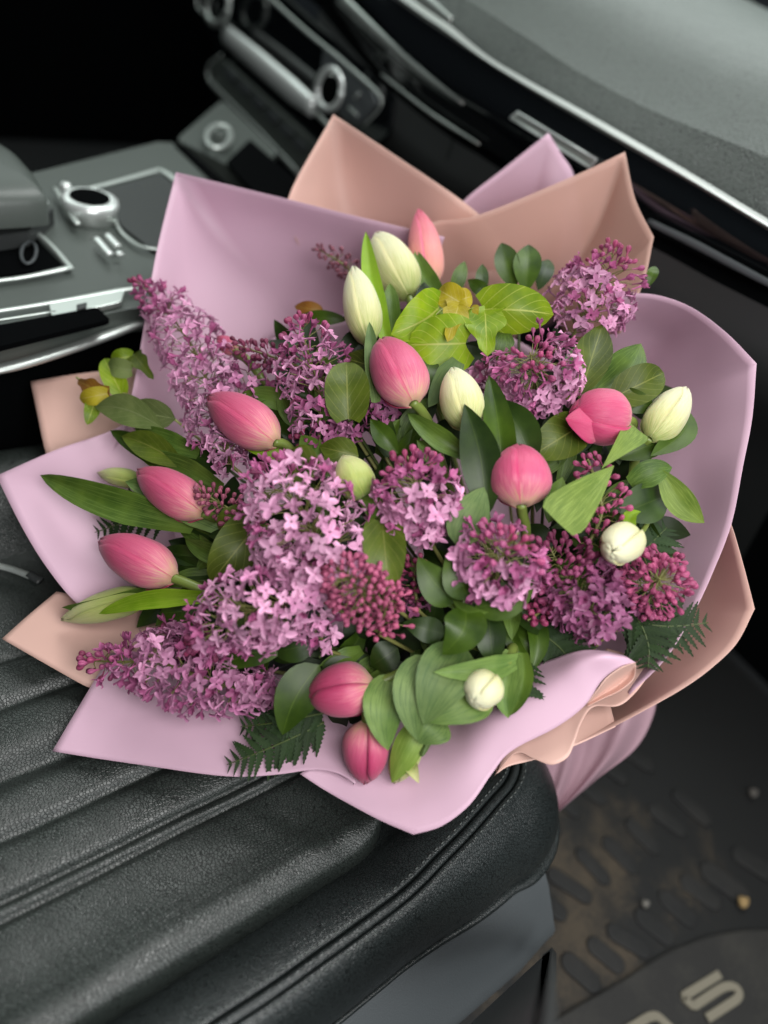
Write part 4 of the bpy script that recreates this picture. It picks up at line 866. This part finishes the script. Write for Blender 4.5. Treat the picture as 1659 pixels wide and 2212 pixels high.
panicle([(900, 1205, .01), (895, 1260, .01), (905, 1320, .015)], [60, 70, 50], "small dark lilac buds between centre head and round leaves", 44, .8, .1, .7, .85, seed=18)
panicle([(690, 1330, -.01), (695, 1370, -.005), (693, 1400, .0)], [80, 60, 40], "few pale lilac florets dangling under the crimson buds", 16, -.2, .8, 1.0, seed=19)
panicle([(1120, 1150, -.04), (1095, 1185, -.03), (1075, 1220, -.01), (1060, 1250, .01)], [100, 170, 185, 120], "round lilac head below the upright pink tulip", 180, .25, .62, 1.02, seed=20)
panicle([(1268, 985, -.01), (1290, 1050, -.01), (1300, 1110, -.005), (1270, 1180, .0)], [60, 110, 120, 80], "loose dark bud spike rising behind the broad folded leaf", 85, 1.1, .2, .92, .95, seed=21, budc=(.40, .08, .18), spread=.3)
panicle([(1425, 1250, -.03), (1420, 1255, -.015), (1405, 1265, .005), (1370, 1290, .02)], [100, 150, 165, 120], "rosy lilac bud head at the right edge above the fern", 150, .85, .2, 1.0, .95, seed=22, budc=(.40, .08, .18))
panicle([(1180, 1170, .01), (1220, 1240, .01), (1270, 1300, .0), (1310, 1370, -.005)], [100, 170, 170, 80], "dark purple lilac mass at lower right", 200, .52, .1, .66, seed=23, budc=(.36, .07, .17))
panicle([(1140, 1340, .0), (1170, 1320, .01), (1200, 1300, .02)], [50, 60, 60], "dark lilac bud sprig at the foot of the purple mass", 34, .8, .1, .8, seed=24)
panicle([(830, 830, .02), (820, 880, .02), (800, 930, .02)], [60, 76, 70], "small dark lilac cluster behind the upper pink tulip", 44, .35, .1, .7, seed=25)
# ------------------------------------------------------------------ foliage
def branch(name, label, cat, group, stem, leaves, smat='stemd', rad=(.0012, .002)):
    pts = [BF(*p) for p in stem]; root = empty(name, pts[0], label, cat, group)
    tube_obj(root, pts + [pts[-1].lerp(APEX, .5), APEX], rad, M[smat], seg=6, n=20)
    for lf in leaves:
        a = lf[:7]; k = lf[7] if len(lf) > 7 else {}; k = dict(k); leafpx(root, *a[:6], a[6], **k)
    return root
GR = "ruscus branches in the bouquet"; GI = "ivy trails in the bouquet"; GS = "lilac leaf sprigs in the bouquet"
branch('ruscus_branch', "dark pointed ruscus leaves standing up at the top right of centre", 'foliage', GR, [(1130, 640, .05), (1120, 700, .06)], [
 (1112, 628, 1083, 524, 58, 'ruscus', 'lance', dict(z0=.05, z1=.045, fold=.3)), (1135, 634, 1142, 528, 66, 'ruscus', 'lance', dict(z0=.045, z1=.04, fold=.35)), (1162, 628, 1186, 560, 44, 'dark', 'lance', dict(z0=.05, z1=.05)),
 (1040, 650, 1042, 570, 32, 'ruscus', 'lance', dict(z0=.05, z1=.05)), (1062, 640, 1010, 604, 34, 'ruscus', 'lance', dict(z0=.05, z1=.045)), (975, 650, 1004, 564, 36, 'mid', 'lance', dict(z0=.06, z1=.055)), (1400, 620, 1415, 575, 26, 'ruscus', 'lance', dict(z0=.02, z1=.02))])
branch('ruscus_branch', "glossy ruscus leaves around the round lilac head at centre right", 'foliage', GR, [(1000, 1310, -.01), (1010, 1260, .0), (1030, 1350, .03)], [
 (985, 1178, 1046, 1052, 82, 'glau', 'ovate', dict(z0=-.015, z1=-.02, fold=.15)), (985, 1300, 903, 1203, 74, 'ruscus', 'ovate', dict(z0=0, z1=-.01, bow=-8)), (1012, 1295, 968, 1190, 74, 'ruscus', 'ovate', dict(z0=-.008, z1=-.012)),
 (1025, 1312, 1155, 1250, 76, 'ruscus', 'ovate', dict(z0=-.008, z1=-.012, bow=14)), (1004, 1308, 955, 1414, 88, 'ruscus', 'ovate', dict(z0=-.01, z1=-.022, fold=.2, bow=-18, arch=.01)),
 (1055, 1325, 1066, 1445, 66, 'dark', 'ovate', dict(z0=0, z1=-.006)), (978, 1296, 1056, 1322, 34, 'mid', 'lance', dict(z0=-.012, z1=-.014, roll=40)), (960, 1370, 870, 1345, 56, 'dark', 'ovate', dict(z0=.005, z1=.0))])
branch('ruscus_branch', "broad dark ruscus leaves left of the big bottom tulip", 'foliage', GR, [(690, 1420, .01), (720, 1400, .03)], [
 (690, 1436, 610, 1588, 96, 'ruscus', 'ovate', dict(z0=.005, z1=-.012, fold=.2, bow=12)), (612, 1400, 468, 1446, 56, 'ruscus', 'ovate', dict(z0=0, z1=-.008, bow=10)), (680, 1390, 590, 1410, 62, 'dark', 'ovate', dict(z0=.0, z1=.0)),
 (760, 1420, 700, 1500, 80, 'dark', 'ovate', dict(z0=.02, z1=.02)), (860, 1400, 800, 1440, 70, 'dark', 'ovate', dict(z0=.02, z1=.02))])
branch('lilac_leaf_sprig', "olive heart leaf under the dark bud spike", 'foliage', GS, [(550, 1115, .0), (600, 1150, .02)], [
 (558, 1130, 455, 1258, 100, 'olive', 'heart', dict(z0=-.0, z1=-.012, fold=.3, arch=.01)), (530, 1110, 470, 1140, 56, 'olive', 'heart', dict(z0=.0, z1=.0))])
branch('lilac_leaf_sprig', "brownish green veined leaf hanging between the central lilac heads", 'foliage', GS, [(826, 1125, -.01), (840, 1150, .02)], [
 (826, 1128, 840, 1282, 84, 'olive', 'heart', dict(z0=-.018, z1=-.02, fold=.25, arch=.006))])
branch('lilac_leaf_sprig', "olive leaves above the largest lilac head", 'foliage', GS, [(700, 980, .01), (740, 990, .03)], [
 (690, 1018, 610, 992, 84, 'olive', 'ovate', dict(z0=-.01, z1=-.01, fold=.25)), (775, 985, 690, 965, 62, 'olive', 'ovate', dict(z0=.0, z1=-.004, fold=.3)), (640, 985, 520, 960, 40, 'bright', 'blade', dict(z0=.02, z1=.0))])
branch('lilac_leaf_sprig', "olive green leaves fanning out between the two right lilacs", 'foliage', GS, [(1262, 860, .01), (1250, 900, .04)], [
 (1250, 862, 1302, 700, 84, 'olive', 'lance', dict(z0=.01, z1=.005, fold=.3)), (1272, 856, 1385, 742, 86, 'mid', 'lance', dict(z0=.012, z1=.01, bow=14, fold=.3)), (1262, 870, 1392, 800, 70, 'ruscus', 'lance', dict(z0=.02, z1=.02)), (1230, 860, 1255, 740, 60, 'ruscus', 'lance', dict(z0=.02, z1=.02)),
 (1245, 925, 1148, 985, 92, 'olive', 'heart', dict(z0=.0, z1=.01, fold=.3))])
branch('ivy_trail', "pale olive ivy leaf pair beside the sideways pink tulip", 'foliage', GI, [(1332, 852, .0), (1300, 870, .02)], [
 (1336, 853, 1434, 805, 82, 'olive', 'heart', dict(z0=0, z1=-.01, fold=.25, arch=.008)), (1340, 856, 1412, 882, 50, 'ruscus', 'heart', dict(z0=.004, z1=.0)), (1215, 858, 1245, 830, 24, 'lime', 'heart', dict(z0=-.01, z1=-.01))], 'vine', (.001, .0014))
branch('ivy_trail', "lime and yellow ivy leaves above the centre", 'foliage', GI, [(985, 648, .01), (1020, 672, .0), (1045, 672, .0), (1060, 700, .02)], [
 (950, 662, 845, 722, 104, 'lime', 'heart', dict(z0=.0, z1=-.01, fold=.32, bow=-8, arch=.01, wave=.05)), (992, 652, 948, 626, 56, 'yellow', 'heart', dict(z0=-.004, z1=-.004, fold=.25)), (985, 650, 1020, 640, 44, 'yellow', 'heart', dict(z0=-.002, z1=-.002)),
 (990, 662, 966, 738, 68, 'yellow', 'ivy', dict(z0=-.006, z1=-.014, fold=.2, wave=.05)), (1012, 668, 1020, 706, 44, 'yellow', 'heart', dict(z0=.0, z1=.0)),
 (1043, 668, 1196, 680, 104, 'lime', 'heart', dict(z0=-.004, z1=.0, fold=-.3, bow=-4, arch=.012)), (1048, 674, 1052, 768, 104, 'lime', 'ivy', dict(z0=-.006, z1=-.016, fold=.15, wave=.05)), (1006, 742, 878, 745, 120, 'lime', 'heart', dict(z0=.0, z1=-.002, fold=.22, arch=.006, wave=.05)),
 (930, 780, 905, 860, 60, 'ruscus', 'blade', dict(z0=.005, z1=.01)), (990, 780, 925, 880, 56, 'glau', 'blade', dict(z0=.004, z1=.012)), (1090, 720, 1075, 800, 50, 'mid', 'blade', dict(z0=.01, z1=.01))], 'vine', (.0013, .0016))
branch('lilac_leaf_sprig', "yellow olive leaf cupped left of the upper pink tulip", 'foliage', GS, [(752, 905, .0), (770, 930, .02)], [
 (752, 905, 748, 782, 88, 'olive', 'heart', dict(z0=-.006, z1=-.014, fold=.4, arch=.01)), (832, 800, 742, 772, 64, 'olive', 'ovate', dict(z0=.015, z1=.012)), (820, 850, 740, 830, 50, 'ruscus', 'ovate', dict(z0=.02, z1=.02)), (700, 672, 636, 662, 36, 'brown', 'ovate', dict(z0=.06, z1=.06)), (752, 690, 645, 682, 34, 'ruscus', 'lance', dict(z0=.055, z1=.055))])
branch('ivy_trail', "blurred ivy tip with a bronze leaf at the far left", 'foliage', GI, [(165, 815, .02), (228, 855, .02), (300, 870, .02), (370, 900, .02)], [
 (232, 856, 168, 822, 50, 'brown', 'ivy', dict(z0=.015, z1=.015)), (232, 850, 172, 862, 40, 'yellow', 'heart', dict(z0=.012, z1=.01)), (205, 868, 188, 918, 36, 'lime', 'heart', dict(z0=.02, z1=.015)), (262, 850, 225, 775, 50, 'lime', 'heart', dict(z0=.025, z1=.025)), (285, 800, 232, 790, 44, 'dusty', 'heart', dict(z0=.022, z1=.02)),
 (292, 768, 332, 820, 48, 'olive', 'ivy', dict(z0=.03, z1=.025)), (286, 770, 240, 775, 40, 'lime', 'heart', dict(z0=.03, z1=.025))], 'vine', (.001, .0014))
branch('lilac_leaf_sprig', "dusty green leaves fanning under the long left lilac", 'foliage', GS, [(400, 960, .03), (450, 980, .04)], [
 (352, 925, 205, 880, 70, 'dusty', 'lance', dict(z0=.015, z1=.01, bow=16)), (380, 905, 270, 885, 70, 'dusty', 'ovate', dict(z0=.02, z1=.02)), (400, 1015, 238, 930, 52, 'ruscus', 'blade', dict(z0=.025, z1=.02)), (430, 980, 290, 925, 50, 'mid', 'blade', dict(z0=.02, z1=.02)), (500, 1010, 340, 960, 70, 'dark', 'blade', dict(z0=.03, z1=.03)), (460, 1030, 360, 1010, 40, 'dark', 'blade', dict(z0=.03, z1=.03))])
# tendrils
tube_obj(bpy.data.objects['ivy_trail.001'], [BF(985, 655, -.004), BF(960, 665, -.006), BF(930, 690, -.004), BF(1000, 745, -.0), BF(1075, 742, .0)][:3], .0006, M['vine'], name='tendril')
# fern fronds
def pinna_mesh():
    mb = MB(); G = []; n = 16
    for i in range(n + 1):
        t = i / n; tooth = 1 + .28 * (1 if i % 2 else -1); wd = .16 * (1 - t) ** .7 * min(1, .5 + t * 4) * tooth
        G.append([Vector((t, -wd, .03 * math.sin(t * 3) + .02)), Vector((t, 0, .03 * math.sin(t * 3))), Vector((t, wd, .03 * math.sin(t * 3) + .02))])
    mb.grid(G, [[(i / n, 0), (i / n, .5), (i / n, 1)] for i in range(n + 1)]); me = mesh('pinna', mb.v, mb.f, mb.uv); me.materials.append(LM['fern']); return me
PIN = pinna_mesh()
def frond(stem, wid, label, n=13, seed=0):
    rnd = random.Random(seed); pts = [(BF(*p), False) for p in stem]; base = pts[-1][0]; root = empty('fern_frond', base, label, 'fern', 'fern fronds in the bouquet')
    P = [crs(pts, (len(pts) - 1) * i / 20) for i in range(21)]; mb = MB(); mb.tube(P, [.0004 + .0008 * i / 20 for i in range(21)], 5); mb.build('stem', M['stemd'], root)
    for i in range(n):
        t = (i + .6) / n; u = t * (len(pts) - 1); p = crs(pts, u); ax = (crs(pts, max(0, u - .05)) - crs(pts, min(len(pts) - 1, u + .05))).normalized(); k = tocam(p); k = (k - ax * k.dot(ax)).normalized(); sd = ax.cross(k)
        ln = mpx(*stem[0][:2], wid) * (.25 + .75 * min(1, t * 2.2)) * rnd.uniform(.9, 1.1)
        for s in (-1, 1):
            d = (sd * s + ax * rnd.uniform(.45, .85) + k * rnd.uniform(-.35, .15)).normalized(); y = k.cross(d).normalized(); z = d.cross(y)
            o = bpy.data.objects.new('pinna', PIN); COL.objects.link(o); o.parent = root
            m = Matrix((d, y, z)).transposed() * ln; o.matrix_basis = Matrix.Translation(p - base) @ m.to_4x4()
frond([(490, 1652, -.004), (560, 1625, -.002), (640, 1590, .01), (700, 1560, .02)], 80, "fern frond lying on the paper left of the hanging tulip", seed=1)
frond([(520, 1570, .01), (600, 1560, .012), (700, 1540, .02)], 70, "second fern frond above the one on the bottom paper", 11, seed=2)
frond([(1530, 1345, .0), (1470, 1352, .0), (1410, 1350, .005), (1330, 1330, .02)], 84, "fern frond reaching right over the peach paper", 10, seed=3)
frond([(1400, 1445, .0), (1400, 1390, .0), (1370, 1330, .01), (1300, 1290, .03)], 90, "fern frond pointing down at the right", 11, seed=4)
frond([(1440, 1140, .03), (1400, 1180, .03), (1340, 1240, .03)], 80, "dark fern tip behind the rosy bud head", 10, seed=5)
frond([(1140, 1530, .01), (1120, 1480, .01), (1110, 1400, .03)], 70, "shadowed fern beside the folded bottom leaf", 10, seed=6)
frond([(205, 1150, .03), (270, 1130, .035), (360, 1120, .04)], 60, "dark fern tip under the long left leaf", 9, seed=7)
frond([(200, 1090, .035), (270, 1090, .04), (340, 1090, .045)], 50, "small blurred fern above the left fern tip", 8, seed=8)
frond([(1240, 1440, .01), (1210, 1400, .02), (1160, 1360, .03)], 80, "dark fern under the purple lilac mass", 10, seed=9)
# deep filler greenery inside the cone, mostly near-black green painting the shade
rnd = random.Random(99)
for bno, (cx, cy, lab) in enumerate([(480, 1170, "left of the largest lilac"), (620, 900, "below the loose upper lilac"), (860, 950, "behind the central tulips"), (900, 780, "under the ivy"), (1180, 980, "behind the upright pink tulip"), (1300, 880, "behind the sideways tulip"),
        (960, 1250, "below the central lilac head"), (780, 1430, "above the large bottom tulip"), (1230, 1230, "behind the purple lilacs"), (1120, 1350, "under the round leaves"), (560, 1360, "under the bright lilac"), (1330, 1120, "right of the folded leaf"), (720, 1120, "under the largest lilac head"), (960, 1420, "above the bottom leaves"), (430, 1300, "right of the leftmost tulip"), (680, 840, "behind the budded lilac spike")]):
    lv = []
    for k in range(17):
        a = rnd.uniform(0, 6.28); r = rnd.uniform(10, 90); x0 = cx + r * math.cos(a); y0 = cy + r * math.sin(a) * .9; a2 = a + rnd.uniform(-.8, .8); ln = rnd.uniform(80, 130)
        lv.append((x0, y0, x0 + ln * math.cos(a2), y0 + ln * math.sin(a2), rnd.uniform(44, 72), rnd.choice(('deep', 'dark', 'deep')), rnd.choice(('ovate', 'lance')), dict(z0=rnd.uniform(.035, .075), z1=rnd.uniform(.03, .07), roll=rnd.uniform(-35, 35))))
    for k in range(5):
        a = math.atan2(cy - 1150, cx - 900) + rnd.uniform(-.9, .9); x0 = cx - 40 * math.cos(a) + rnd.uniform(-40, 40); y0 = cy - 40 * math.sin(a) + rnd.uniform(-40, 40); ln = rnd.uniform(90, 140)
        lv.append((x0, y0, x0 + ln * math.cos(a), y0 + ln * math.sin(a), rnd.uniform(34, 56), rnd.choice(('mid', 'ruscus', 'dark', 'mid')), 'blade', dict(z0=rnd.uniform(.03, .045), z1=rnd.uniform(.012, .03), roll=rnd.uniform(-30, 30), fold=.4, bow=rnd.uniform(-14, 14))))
    branch('ruscus_branch', "filler leaves mostly coloured dark as painted shade deep in the bouquet, " + lab, 'foliage', GR, [(cx, cy, .06), (cx * .8 + 230, cy * .8 + 290, .09)], lv)
